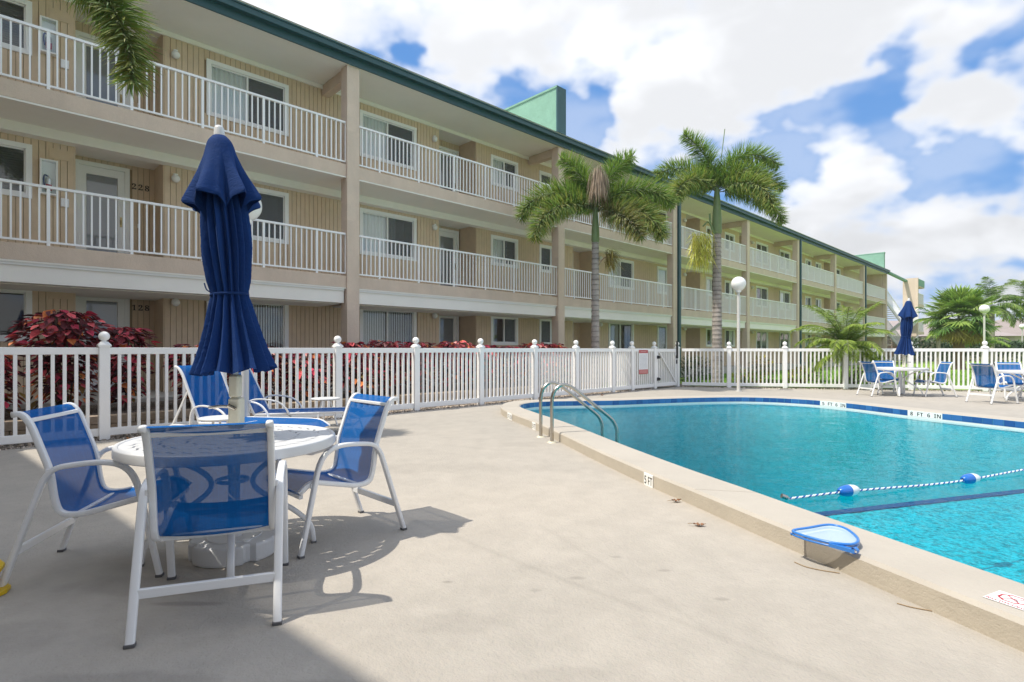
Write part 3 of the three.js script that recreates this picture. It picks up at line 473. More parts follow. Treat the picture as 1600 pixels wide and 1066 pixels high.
{
  const f = thing('picket_fence', 'white vinyl picket fence running along the red-leaved hedge to the gate', 'fence', V3(0, 0, 0), 0);
  leftPosts.forEach((p, i) => { const q = leftPosts[Math.max(0, i - 1)], r = leftPosts[Math.min(leftPosts.length - 1, i + 1)]; fencePost(f, p, Math.atan2(-(r.z - q.z), r.x - q.x)); if (i) fencePanel(f, q, p); });
  const h = thing('picket_fence', 'white vinyl picket fence between the pool deck and the green lawn', 'fence', V3(0, 0, 0), 0);
  rightPosts.forEach((p, i) => { const q = rightPosts[Math.max(0, i - 1)], r = rightPosts[Math.min(rightPosts.length - 1, i + 1)]; if (i) { fencePost(h, p, Math.atan2(-(r.z - q.z), r.x - q.x)); fencePanel(h, q, p); } });
  // gate
  const a = leftPosts.at(-1), d = gateEnd.clone().sub(a), L = d.length() - .16, t = Math.atan2(-d.z, d.x);
  const g = thing('pool_gate', 'white picket gate with diagonal brace and black hinges', 'gate', a.clone().addScaledVector(d.clone().normalize(), .09), t);
  part('gate_frame', [span(0, L, 1.17, 1.265, -.03, .03), span(0, L, .06, .17, -.03, .03), span(0, .09, .06, 1.27, -.035, .035), span(L - .09, L, .06, 1.27, -.035, .035)], M.vinyl, g);
  for (let i = 1; i < 10; i++) part('picket', box(.036, 1.0, .036, .09 + (L - .18) * i / 10, .67, 0), M.vinyl, g);
  part('brace', [bar(V3(.1, 1.17, .045), V3(L - .1, .17, .045), .05, .03)], M.vinyl, g);
  for (const y of [.30, 1.0]) part('hinge', [rbox(.12, .1, .04, .01, .03, y, .06), cyl(.045, .045, .05, 0, 0, 0, 14).rotateX(Math.PI / 2).translate(.03, y, .08)], M.black, g);
  part('latch', [span(L - .03, L + .02, .98, 1.52, .03, .08), rbox(.08, .1, .05, .01, L - .02, 1.0, .06), rbox(.05, .13, .03, .01, L - .02, .84, .05)], M.black, g);
  fencePost(g, V3(L + .09, 0, 0), 0);
  // rules sign on the panel beside the gate
  const p0 = leftPosts.at(-2), dd = a.clone().sub(p0), tt = Math.atan2(-dd.z, dd.x);
  const s = thing('pool_rules_sign', 'white rules sign with red bands on the fence beside the gate', 'sign', p0.clone().addScaledVector(dd, .46).add(V3(Math.sin(tt), 0, Math.cos(tt)).multiplyScalar(.035)), tt);
  printed('sign_board', .5, .74, .012, label2D(200, 300, (x, w, h) => { x.fillStyle = '#e6e8ea'; x.fillRect(0, 0, w, h); x.fillStyle = '#b4585a'; x.fillRect(0, 0, w, 40); x.fillRect(0, 244, w, 56); x.strokeStyle = '#8a8f96'; x.lineWidth = 3; for (let y = 62; y < 232; y += 15) { x.beginPath(); let u = 16; while (u < w - 20) { const v = 8 + hash3(u, y, 3) * 22; x.moveTo(u, y); x.lineTo(Math.min(u + v, w - 16), y); u += v + 6; } x.stroke(); } x.strokeStyle = '#f0d8d4'; for (let y = 258; y < 296; y += 13) { x.beginPath(); x.moveTo(18, y); x.lineTo(w - 18, y); x.stroke(); } x.beginPath(); x.moveTo(40, 20); x.lineTo(160, 20); x.stroke(); }), s).position.set(0, .86, 0);
}
// planting bed, retaining wall of blocks, gravel
const bedMat = std(null, 1, { map: dtex(512, (i) => { const a = nf[i], b = n1[i], c = a > .62 ? 1 : 0, k = .5 + b; return c ? [S(.42 * k), S(.36 * k), S(.29 * k)] : [S(.10 * k), S(.072 * k), S(.05 * k)]; }, true, 1.1), bumpMap: bumpStucco, bumpScale: .04 });
{
  const P = (s, w) => { const v = toWorld(s, w); return [v.x, -v.z]; };
  structure('planting_bed', flat([P(-10, .12), P(6.9, .12), P(6.9, 2.35), P(-10, 2.35)], [], .24), bedMat, 'mulched planting bed of the red hedge along the building', true);
  structure('gravel_strip', flat([P(-10, 2.2), P(12, 2.2), P(12, 3.5), P(-10, 3.5)], [], -.012), std(null, 1, { map: dtex(512, (i) => { const k = .45 + 1.1 * nf[i]; return [S(.17 * k), S(.15 * k), S(.135 * k)]; }, true, 2), bumpMap: bumpStucco, bumpScale: .03 }), 'narrow gravel strip under the picket fence', true);
  const w = thing('block_wall', 'low tan retaining wall of stacked blocks behind the picket fence', 'wall', BPOS, PHI);
  const bm = [0, 1, 2].map((k) => std(null, .95, { map: mottle([.46 - .05 * k, .36 - .045 * k, .27 - .045 * k], .2, 1.2), bumpMap: bumpStucco, bumpScale: .012 })), bg = new RoundedBoxGeometry(.405, .125, .2, 1, .01);
  for (let r = 0; r < 2; r++) for (let i = 0; i < 41; i++) { const m = new THREE.Mesh(bg, bm[Math.floor(hash3(i, r, 8) * 3)]); m.name = 'block'; m.position.set(-9.8 + i * .413 + (r % 2) * .2, .065 + r * .13, 2.36 + .012 * (hash3(i, r, 2) - .5)); m.rotation.y = .03 * (hash3(i, r, 5) - .5); m.castShadow = m.receiveShadow = true; w.add(m); }
  // loose stones
  const sg = new THREE.IcosahedronGeometry(.022, 0), st = new THREE.InstancedMesh(sg, std([.34, .30, .26], .95), 9000); st.name = 'gravel'; tag(st, 'loose grey and white gravel under the fences', null, null, 'stuff');
  const m4 = new THREE.Matrix4(), q = new THREE.Quaternion(), sc = V3(1, 1, 1);
  for (let i = 0; i < 9000; i++) {
    let p; if (i < 6500) { p = toWorld(rr(-9, 8.5), rr(2.5, 3.35)); } else { const k = 1 + Math.floor(rnd() * (rightPosts.length - 1)), a = rightPosts[k - 1], b = rightPosts[k]; p = a.clone().lerp(b, rnd()).add(V3(0, 0, -rr(-.16, .35))); }
    q.setFromEuler(new THREE.Euler(rnd() * 6, rnd() * 6, rnd() * 6)); sc.set(rr(.5, 1.3), rr(.4, 1), rr(.5, 1.3)); m4.compose(V3(p.x, i < 6500 ? 0 : .0, p.z), q, sc); st.setMatrixAt(i, m4); const c = Math.pow(rnd(), 1.6); st.setColorAt(i, rgb(.5 + 1.6 * c, .5 + 1.5 * c, .5 + 1.4 * c));
  }
  st.castShadow = st.receiveShadow = true; scene.add(st);
}

// ------------------------------------------------------------------ pool fittings
{
  const L = thing('pool_handrail', 'pair of curved stainless steel handrails stepping over the pool edge', 'handrail', V3(0, 0, 0));
  for (const [x, z] of [[.41, 7.83], [.535, 7.37]]) {
    const d = V3(.962, 0, -.24), P = (t, y) => V3(x, y, -z).addScaledVector(d, t);
    part('rail', tube([P(0, 0), P(0, .3), P(0, .55), P(.03, .68), P(.12, .765), P(.22, .765), P(.34, .70), P(.6, .50), P(.82, .33), P(.90, .25), P(.945, .14), P(.95, 0), P(.95, -.7)], .024, 90, 12), M.steel, L);
    part('flange', [cyl(.062, .05, .018, x, 0, -z, 20)], M.cream, L);
  }
  // 5 FT and other depth marks on the riser
  const mark = (px, i, str, n) => { const at = outerAll.map(([x, z]) => [Math.abs(x / z - (px - CX) / FOC) + (z < 1 || x > 3 ? 9 : 0), x, z]); let b = 0; at.forEach((q, k) => { if (q[0] < at[b][0] && q[2] < 10.9) b = k; }); const p = outerAll[b], q = outerAll[b + 1], t = Math.atan2(q[1] - p[1], q[0] - p[0]); const w = str.length > 5 ? .30 : .155; const s = thing('depth_marker', `white ${str} depth tile on the pool curb${n}`, 'marker', V3(p[0] - .0055, 0, -p[1] + .0015), t + Math.PI); printed('tile_face', w, .112, .008, label2D(str.length > 5 ? 340 : 180, 130, (x, W, H) => { x.fillStyle = '#efeee9'; x.fillRect(0, 0, W, H); x.fillStyle = '#1d1d1d'; x.font = 'bold 118px sans-serif'; x.textAlign = 'center'; x.textBaseline = 'middle'; x.fillText(str, W / 2, H / 2 + 6, W - 18); }), s).position.y = .056; };
  mark(1023, 0, '5 FT', ' in front of the fallen leaves'); mark(838, 0, '5 FT', ' beside the handrail'); mark(797, 0, '5 FT 6 IN', ' at its far corner');
  const nd = thing('no_diving_marker', 'white NO DIVING tile with red crossed diver on the pool coping', 'marker', G(2.225, 2.45, COP + .003), -1.12);
  const face = decal(.15, .15, label2D(384, 384, (x, w, h) => { x.fillStyle = '#e9e8e6'; x.fillRect(0, 0, w, h); const cx = 192, cy = 150; x.strokeStyle = '#a81e26'; x.lineWidth = 24; x.beginPath(); for (let k = 0; k < 8; k++) { const a = Math.PI / 8 + k * Math.PI / 4; x[k ? 'lineTo' : 'moveTo'](cx + 130 * Math.cos(a), cy + 124 * Math.sin(a)); } x.closePath(); x.stroke(); x.strokeStyle = '#444'; x.lineWidth = 11; x.beginPath(); x.moveTo(cx - 64, cy + 10); x.lineTo(cx + 10, cy - 20); x.lineTo(cx + 56, cy + 34); x.stroke(); x.strokeStyle = '#a81e26'; x.lineWidth = 15; x.beginPath(); x.moveTo(cx - 88, cy - 84); x.lineTo(cx + 88, cy + 84); x.moveTo(cx + 88, cy - 84); x.lineTo(cx - 88, cy + 84); x.stroke(); x.fillStyle = '#9e1420'; x.font = 'bold 74px sans-serif'; x.textAlign = 'center'; x.fillText('NO DIVING', w / 2, 362, 366); }));
  part('tile_face', face[0].rotateX(-Math.PI / 2), face[1], nd, true);
  // float line
  const A = V3(2.30, WATER + .02, -4.60), Bv = G(8.9, 6.9, WATER + .02), fl = thing('float_line', 'blue and white twisted float rope across the pool', 'rope', V3(0, 0, 0));
  const dir = Bv.clone().sub(A).normalize(), nrm = V3(-dir.z, 0, dir.x), Lr = A.distanceTo(Bv), at = (t) => A.clone().addScaledVector(dir, t).addScaledVector(V3(0, 1, 0), .012 * Math.sin(t * 2.4)).addScaledVector(nrm, .06 * Math.sin(t * .9 + .4));
  for (let s = 0; s < 3; s++) { const pts = []; for (let i = 0; i <= 420; i++) { const t = i / 420 * Lr, ph = t * 2 * Math.PI / .07 + s * 2.094; pts.push(at(t).add(V3(0, .0055 * Math.sin(ph), 0)).addScaledVector(nrm, .0055 * Math.cos(ph))); } part('rope_strand', new THREE.TubeGeometry(new THREE.CatmullRomCurve3(pts), 840, .0056, 5), s ? std([.78, .80, .82], .7) : std([.01, .07, .35], .6), fl); }
  const half = (sg) => { const g = new THREE.LatheGeometry([[.012, -.11], [.03, -.10], [.044, -.066], [.05, -.02], [.05, 0]].map(([r, y]) => new THREE.Vector2(r, y)), 22); return sg < 0 ? g : g.rotateX(Math.PI); };
  for (const t of [.63, 2.22, 3.9]) { const f = new THREE.Group(); f.name = 'float'; f.position.copy(at(t)).y += .008; f.quaternion.setFromUnitVectors(V3(0, 1, 0), dir); fl.add(f); part('float_half', half(-1), phy([.012, .14, .52], .2, { clearcoat: .6, side: THREE.DoubleSide }), f); part('float_half', half(1), phy([.82, .83, .84], .25, { clearcoat: .5, side: THREE.DoubleSide }), f); }
  part('wall_anchor', [cyl(.02, .02, .05).rotateZ(1.2).translate(A.x + .0, A.y, A.z)], M.steel, fl);
  // leaf skimmer net on the edge of the coping
  const N = thing('skimmer_net', 'blue leaf skimmer net lying on the edge of the pool coping', 'pool net', V3(0, 0, 0));
  const H = .018 + COP, pr = (x, y) => { const z = FOC * (EYE - H - .02) / (y - HOR); return [(x - CX) / FOC * z, z]; };
  const out = [[1239, 830], [1264, 825], [1297, 820.5], [1316, 824], [1333, 834], [1341, 846], [1330, 851], [1304, 849], [1276, 843], [1252, 836]].map(([x, y]) => pr(x, y)), ring = new THREE.CatmullRomCurve3(out.map(([x, z]) => V3(x, H + .02, -z)), true, 'centripetal');
  const blue = phy([.03, .19, .58], .3, { clearcoat: .4 });
  part('hoop', [new THREE.TubeGeometry(ring, 90, .0085, 8, true), new THREE.TubeGeometry(new THREE.CatmullRomCurve3(ring.getSpacedPoints(60).map((p) => p.clone().add(V3(0, -.018, 0))), true), 90, .007, 8, true)], blue, N);
  const c = V3(0, 0, 0); out.forEach(([x, z]) => c.add(V3(x / out.length, (H + .006) / out.length, -z / out.length)));
  part('mesh_bag', grid(8, 60, (u, v) => { const p = ring.getPointAt(v % 1); const q = p.clone().lerp(c, u); return [q.x, q.y - .02 * Math.sin(u * 1.57), q.z]; }), std([.50, .66, .78], .8, { transparent: true, opacity: .62, side: THREE.DoubleSide }), N);
  const e = V3(...[pr(1336, 856)].map(([x, z]) => [x, H, -z])[0]), e0 = V3(...[pr(1296, 848)].map(([x, z]) => [x, H + .01, -z])[0]);
  part('handle_socket', [bar(e0, e, .03, .02), tube([e.clone().add(V3(-.012, .004, .008)), e.clone().add(V3(.012, .004, -.006))], .017, 4, 10)], blue, N);
}
// fallen leaves on the deck
{
  const mk = (name, label, px, py, len, turn, col, curl) => { const z = FOC * EYE / (py - HOR), x = (px - CX) / FOC * z; const o = thing(name, label, 'leaf', G(x, z, .006), turn); part('blade', grid(12, 6, (u, v) => { const w = Math.sin(Math.PI * Math.pow(u, .75)) * .3 * len, a = (v - .5) * 2; return [(u - .5) * len, .004 + curl * (Math.abs(a) * .35 + (u - .5) ** 2 * 1.6) * len + .006 * Math.sin(u * 19 + v * 5) * Math.sin(Math.PI * u), a * w * (1 - .4 * curl)]; }), std(null, .85, { map: mottle(col, .35, 3, n1), side: THREE.DoubleSide }), o, true); part('stalk', tube([V3(-.5 * len, .012, 0), V3(-.68 * len, .016, .01), V3(-.92 * len, .008, -.006)], .0022, 10, 5), M.stalk, o); };
  mk('dry_leaf', 'curled brown dry leaf on the deck just below the 5 FT marker', 1057, 785, .085, .2, [.22, .10, .045], .30);
  mk('dry_leaf', 'brown pointed dry leaf with long stalk on the open deck', 1093, 822.5, .085, -.12, [.27, .14, .075], .18);
  mk('dry_leaf', 'tan dry leaf lying by the fence post left of the table', 207, 689, .14, .5, [.36, .18, .07], .5);
  mk('dry_leaf', 'tiny brown leaf scrap at the foot of the far pool corner', 941, 619, .12, .8, [.26, .12, .06], .5);
  const tw = (px, py, pts, label) => { const z = FOC * EYE / (py - HOR), x = (px - CX) / FOC * z; tag(part('twig', tube(pts.map(([a, b]) => G(x + a, z + b, .004)), .0028, 20, 5), M.stalk, scene), label, 'twig'); };
  tw(1283, 890, [[-.10, .10], [-.07, .03], [-.01, -.02], [.07, -.06]], 'thin brown curved twig on the deck under the skimmer net');
  tw(1435, 953, [[-.06, .06], [-.02, .02], [.05, -.02]], 'short brown twig lying against the pool curb near the corner');
}

// ------------------------------------------------------------------ garden furniture (chair: front is +z, feet at z = -.36 and .36)
const railPath = rounded([[-.335, .905], [-.295, .912], [-.255, .86], [-.165, .60], [-.145, .44], [-.12, .365], [-.02, .36], [.26, .43], [.30, .425], [.36, .375]], .05, 5);
const loopPath = rounded([[-.365, .012], [-.18, .565], [-.13, .625], [.08, .648], [.19, .625], [.25, .55], [.365, .012]], [0, .05, .06, .12, .08, .07, 0], 6);
function makeChair(label) {
  const c = thing('sling_chair', label, 'chair', V3(0, 0, 0), 0);
  for (const s of [-1, 1]) {
    part('arm_frame', sweep(loopPath, s * .285, .019, .0145, 12), M.powder, c);
    part('side_rail', sweep(railPath, s * .25, .0165, .0155, 12), M.powder, c);
    for (const z of [-.365, .365]) part('foot_cap', rbox(.042, .016, .034, .004, s * .285, .008, z), std([.10, .10, .105], .6), c);
    part('bracket', [rbox(.02, .03, .03, .004, s * .268, .60, -.163), rbox(.022, .03, .03, .004, s * .268, .415, .285)], M.powder, c);
  }
  part('back_bar', [rbox(.49, .022, .018, .005, 0, .872, -.262)], M.powder, c);
  part('seat_bar', [rbox(.49, .026, .026, .005, 0, .352, -.055), rbox(.49, .026, .026, .005, 0, .352, .345)], M.powder, c);
  part('rear_stretcher', [rbox(.55, .042, .022, .005, 0, .195, -.302)], M.powder, c);
  const path = smooth2(railPath, 44);
  part('sling', grid(44, 8, (u, v) => { const [z, y] = path[Math.round(u * 44)], a = (v - .5) * 2, sag = .018 * (1 - a * a) * (u > .45 ? 1 : .6); return [a * .238, y + .008 - (u > .42 ? sag : 0), z - (u <= .42 ? sag : 0)]; }), M.sling, c, true);
  return c;
}
const chairFrom = (rl, rr_) => { const mx = (rl[0] + rr_[0]) / 2, mz = (rl[1] + rr_[1]) / 2, ax = rr_[0] - rl[0], az = rr_[1] - rl[1], l = Math.hypot(ax, az), f = [-az / l, ax / l]; return { pos: G(mx + f[0] * .36, mz + f[1] * .36), turn: Math.atan2(f[0], -f[1]) }; };
const c1 = makeChair('blue sling chair seen from behind in front of the round white table');
{
  let q = chairFrom([-1.600, 2.315], [-1.075, 2.505]); c1.position.copy(q.pos); c1.rotation.y = q.turn;
  const left = copy(c1, null, 0, 'blue sling chair at the left side of the round table, half in shade'); q = chairFrom([-2.78, 3.40], [-2.645, 2.86]); left.position.copy(q.pos); left.rotation.set(0, q.turn, 0);
  const right = copy(c1, null, 0, 'sunlit blue sling chair at the right side of the round table'); q = chairFrom([-.765, 3.82], [-1.15, 4.20]); right.position.copy(q.pos); right.rotation.set(0, q.turn, 0);
  const face = (x, z, tx, tz, label) => copy(c1, G(x, z), Math.atan2(tx - x, -(tz - z)), label);
  face(9.86, 14.85, 11, 14.9, 'distant blue sling chair left of the table with the closed umbrella');
  face(10.75, 15.8, 10.45, 14.9, 'distant blue sling chair between the umbrella table and the fence');
  face(11.25, 14.65, 9.8, 14.9, 'distant blue sling chair right of the table with the closed umbrella');
  face(11.2, 12.85, 12.6, 13.1, 'blue sling chair beside the table at the right end of the pool deck');
  face(12.75, 14.0, 12.35, 13.0, 'blue sling chair with sunlit back beyond the table at the right edge');
}
// round table with wavy slots
function makeTable(label) {
  const R = .6, t = thing('round_table', label, 'table', V3(0, 0, 0));
  const sh = new THREE.Shape(); sh.absarc(0, 0, R - .02, 0, Math.PI * 2);
  const slot = (cx, cy, ang, len, bow) => { const p = [], w = .0075; for (let i = 0; i <= 8; i++) { const u = (i / 8 - .5) * len; p.push([u, bow * Math.sin(u / len * Math.PI * 2) + w * Math.cos(u / len * Math.PI)]); } for (let i = 8; i >= 0; i--) { const u = (i / 8 - .5) * len; p.push([u, bow * Math.sin(u / len * Math.PI * 2) - w * Math.cos(u / len * Math.PI) - .001]); } const c = Math.cos(ang), s = Math.sin(ang); sh.holes.push(new THREE.Path(p.map(([x, y]) => new THREE.Vector2(cx + c * x - s * y, cy + s * x + c * y)))); };
  for (const [r, n, len, bow] of [[.50, 34, .10, .013], [.375, 24, .11, .016], [.24, 14, .10, .014]]) for (let i = 0; i < n; i++) { const a = i / n * Math.PI * 2 + r; if (i % 17 === 16) continue; slot(r * Math.cos(a), r * Math.sin(a), a + .75, len, bow); }
  const hole = new THREE.Path(); hole.absarc(0, 0, .028, 0, Math.PI * 2, true); sh.holes.push(hole);
  part('tabletop', new THREE.ExtrudeGeometry(sh, { depth: .012, bevelEnabled: false, curveSegments: 72 }).rotateX(-Math.PI / 2).translate(0, .695, 0), M.plasticW, t);
  part('rim', new THREE.LatheGeometry([[R - .032, .655], [R - .004, .652], [R, .657], [R, .702], [R - .006, .711], [R - .022, .712], [R - .03, .706], [R - .032, .655]].map(([a, b]) => new THREE.Vector2(a, b)), 96), M.plasticW, t);
  for (const a of [-1.12, .42, 2.0, 3.58]) {
    const leg = part('leg', sweep(rounded([[.50, .665], [.40, .655], [.13, .50], [.10, .40], [.36, .22], [.46, .12], [.47, .012]], [0, .08, .1, .1, .05, .08, 0], 6), 0, .02, .015, 12), M.powder, t); leg.rotation.y = a + Math.PI / 2;
    part('foot_cap', rbox(.044, .014, .034, .004, 0, .007, .47), std([.12, .12, .12], .6), leg);
  }
  part('hub_ring', [new THREE.TorusGeometry(.085, .012, 8, 28).rotateX(Math.PI / 2).translate(0, .45, 0)], M.powder, t);
  return t;
}
const table1 = makeTable('round white slotted table between the three near blue chairs'); table1.position.copy(G(-1.715, 3.375));
const table2 = copy(table1, G(10.5, 14.9), .5, 'distant round white table with a closed blue umbrella'); table2.scale.setScalar(1.06);
copy(table1, G(12.35, 13.1), .9, 'round white table cut by the right edge of the picture').scale.setScalar(1.04);
// closed umbrella: pole straight, upper half leaning
function makeUmbrella(label) {
  const u = thing('closed_umbrella', label, 'umbrella', V3(0, 0, 0));
  part('pole', [cyl(.02, .02, .92, 0, .03, 0, 18)], M.plasticW, u);
  const top = new THREE.Group(); top.name = 'upper_pole'; top.position.set(0, .93, 0); top.rotation.z = .064; u.add(top);
  part('shaft', [cyl(.02, .019, 1.62, 0, -.02, 0, 16)], M.plasticW, top);
  part('crank_housing', [rbox(.075, .19, .075, .016, 0, -.07, .0), rbox(.062, .14, .065, .016, -.006, .095, 0)], M.cream, u).position.y = .93;
  part('crank_handle', [tube([V3(-.03, .90, .02), V3(-.075, .905, .05), V3(-.13, .90, .075)], .009, 12, 8), cyl(.012, .012, .05).rotateZ(1.1).translate(.02, .89, .05)], M.steel, u);
  part('finial', [new THREE.LatheGeometry([[.034, 1.605], [.033, 1.63], [.028, 1.675], [.022, 1.69], [.010, 1.697], [0, 1.698]].map(([a, b]) => new THREE.Vector2(a, b)), 24)], M.plasticW, top);
  const fold = (th, n, ph, sh) => { const x = ((th / (2 * Math.PI) * n + ph) % 1 + 1) % 1; return Math.pow(Math.abs(2 * x - 1), sh) * 2 - 1; };
  // lower bundle
  const prof = smooth2([[.20, .185], [.172, .27], [.145, .37], [.112, .52], [.094, .655], [.103, .76], [.118, .92], [.115, 1.05], [.105, 1.17], [.085, 1.3], [.05, 1.5]], 60);
  const N = 288, L = 72;
  part('canopy', grid(L, N, (a, b) => {
    const i = a * 60, k = Math.min(59, Math.floor(i)), r0 = lerp(prof[k][0], prof[k + 1][0], i - k), y = lerp(prof[k][1], prof[k + 1][1], i - k), th = b * Math.PI * 2;
    const lo = smoothstep(.60 - y, 0, .35), w = th + .06 * Math.sin(y * 5 + th * 2);
    const f1 = fold(w + .15 * Math.sin(y * 3), 16, .2, .8), f2 = Math.sin(w * 7 + 1.3 + y * 2.5), tie = Math.exp(-Math.pow((y - .655) / .05, 2));
    const r = r0 * (1 + (.20 - .06 * tie) * f1 + .05 * f2 * (1 - tie)) * (1 + .03 * Math.sin(3 * th + 2));
    return [r * Math.cos(th), y + lo * .018 * fold(w, 8, 0, .8) * smoothstep(.3 - y, 0, .12), r * Math.sin(th)];
  }), M.canvas, top, true);
  // upper flounce with rolled folds
  const pr2 = smooth2([[.040, 1.628], [.066, 1.595], [.093, 1.51], [.122, 1.42], [.152, 1.33], [.180, 1.25], [.194, 1.21], [.190, 1.198]], 40);
  part('flounce', grid(40, N, (a, b) => {
    const i = a * 40, k = Math.min(39, Math.floor(i)), r0 = lerp(pr2[k][0], pr2[k + 1][0], i - k), y = lerp(pr2[k][1], pr2[k + 1][1], i - k), th = b * Math.PI * 2, amp = smoothstep(a, .12, 1);
    const f = fold(th + .25 * Math.sin(2 * th), 7, .13, .8), g = Math.sin(th * 11 + 2), r = r0 * (1 + amp * .26 * f + .05 * amp * g - .12 * amp), hem = amp * amp;
    return [r * Math.cos(th), y - hem * .075 * (f < 0 ? -f * .9 : -f * .30) + hem * .025 * Math.sin(th + .6), r * Math.sin(th)];
  }), M.canvas, top, true);
  part('tie_strap', [new THREE.TorusGeometry(.104, .006, 6, 48).rotateX(Math.PI / 2).scale(1, 1.6, 1).translate(0, .655, 0), tube([V3(-.05, .66, .10), V3(-.075, .68, .115), V3(-.09, .72, .11)], .004, 10, 5), tube([V3(-.04, .655, .105), V3(-.035, .61, .12), V3(-.045, .56, .125)], .0045, 10, 5)], M.canvas, top);
  return u;
}
const umb = makeUmbrella('large closed navy blue umbrella standing in the near round table'); umb.position.copy(G(-1.69, 3.375));
copy(umb, G(10.62, 14.9), 2.2, 'distant closed navy blue umbrella in front of the far fence').scale.setScalar(1);
{ // water-filled base
  const b = thing('umbrella_base', 'round white plastic umbrella base under the near table', 'umbrella base', G(-1.70, 3.375));
  const s = new THREE.Shape(); for (let i = 0; i < 72; i++) { const a = i / 72 * Math.PI * 2, d = Math.abs(((a - .0) % (Math.PI / 2)) - Math.PI / 4) < .17 ? .205 : .235; s[i ? 'lineTo' : 'moveTo'](d * Math.cos(a), d * Math.sin(a)); }
  part('tank', [new THREE.ExtrudeGeometry(s, { depth: .07, bevelEnabled: true, bevelSize: .012, bevelThickness: .02, bevelSegments: 4 }).rotateX(-Math.PI / 2).translate(0, .02, 0)], M.plasticW, b);
  part('socket', [cyl(.045, .032, .12, 0, .1, 0, 20), new THREE.TorusGeometry(.15, .006, 6, 40).rotateX(Math.PI / 2).translate(0, .112, 0)], M.plasticW, b);
  part('filler_cap', [cyl(.022, .022, .012, .12, .108, .1, 16)], M.powder, b);
}
// loungers: hinge to foot along +z
function makeLounger(label) {
  const l = thing('sling_lounger', label, 'lounger', V3(0, 0, 0));
  const seat = rounded([[0, .33], [1.20, .35], [1.33, .34], [1.44, .27]], .07, 5), back = rounded([[0, .33], [-.27, .93], [-.33, 1.01], [-.39, 1.035]], .07, 5);
  for (const s of [-1, 1]) {
    part('seat_rail', sweep(seat, s * .31, .017, .016, 10), M.powder, l); part('back_rail', sweep(back, s * .31, .016, .015, 10), M.powder, l);
    part('leg', sweep(rounded([[1.28, .33], [1.34, .20], [1.40, .01]], .05, 4), s * .32, .015, .013, 10), M.powder, l);
    part('leg', sweep(rounded([[-.52, .01], [-.50, .24], [-.42, .30], [.30, .27], [.42, .01]], .1, 5), s * .33, .015, .013, 10), M.powder, l);
    part('arm', sweep(rounded([[-.12, .30], [-.10, .50], [.04, .56], [.34, .52], [.46, .40], [.48, .32]], .12, 6), s * .34, .014, .012, 10), M.powder, l);
    part('back_support', [bar(V3(s * .29, .74, -.20), V3(s * .29, .28, -.46), .02, .02)], M.powder, l);
  }
  part('cross_bar', [rbox(.62, .025, .025, .004, 0, .16, -.50), rbox(.62, .025, .025, .004, 0, .15, 1.35), rbox(.60, .022, .022, .004, 0, .32, .5)], M.powder, l);
  const ps = smooth2(seat, 30), pb = smooth2(back, 24);
  part('seat_sling', grid(30, 6, (u, v) => { const [z, y] = ps[Math.round(u * 30)], a = v * 2 - 1; return [a * .30, y + .01 - .02 * (1 - a * a), z]; }), M.sling, l, true);
  part('back_sling', grid(24, 6, (u, v) => { const [z, y] = pb[Math.round(u * 24)], a = v * 2 - 1; return [a * .30, y + .006, z - .02 * (1 - a * a)]; }), M.sling, l, true);
  return l;
}
{
  const a = makeLounger('blue sling lounger with raised back just behind the umbrella table'); a.position.copy(G(-3.80, 7.15)); a.rotation.y = Math.atan2(1.4, .42);
  copy(a, G(-3.66, 8.05), Math.atan2(1, -.10), 'second blue sling lounger close to the fence behind the first');
  const st = (x, z, label) => { const t = thing('side_table', label, 'side table', G(x, z)); part('top', new THREE.LatheGeometry([[0, .425], [.20, .425], [.225, .43], [.23, .445], [.225, .455], [.2, .457], [0, .455]].map(([p, q]) => new THREE.Vector2(p, q)), 40), M.plasticW, t); for (let i = 0; i < 3; i++) part('leg', tube([V3(.08 * Math.cos(i * 2.1), .42, .08 * Math.sin(i * 2.1)), V3(.13 * Math.cos(i * 2.1), .22, .13 * Math.sin(i * 2.1)), V3(.19 * Math.cos(i * 2.1), .012, .19 * Math.sin(i * 2.1))], .014, 12, 8), M.powder, t); };
  st(-3.42, 6.45, 'small round white side table beside the nearer lounger');
  st(-3.05, 9.0, 'small white side table between the second lounger and the fence');
}
{ // folded yellow floor sign, mostly outside the picture
  const y = phy([.70, .46, .012], .45), z0 = 2.86, t = thing('floor_sign', 'yellow plastic floor sign lying at the left edge beside the chair leg', 'floor sign', G(-2.635, 2.80), .25);
  const leaf = (nm, h, tilt, dx) => { const s = new THREE.Shape([[-.62, -.14], [-.06, -.14], [.02, -.06], [.035, 0], [.02, .06], [-.06, .14], [-.62, .14]].map(([a, b]) => new THREE.Vector2(a, b))); part(nm, [new THREE.ExtrudeGeometry(s, { depth: .014, bevelEnabled: true, bevelSize: .004, bevelThickness: .004, bevelSegments: 2 }).rotateX(-Math.PI / 2).rotateX(tilt).translate(dx, h, 0)], y, t); };
  leaf('panel', .006, 0, .015); leaf('raised_panel', .118, .12, -.01); part('hinge_edge', [rbox(.03, .13, .28, .008, -.60, .07, 0)], y, t);
}
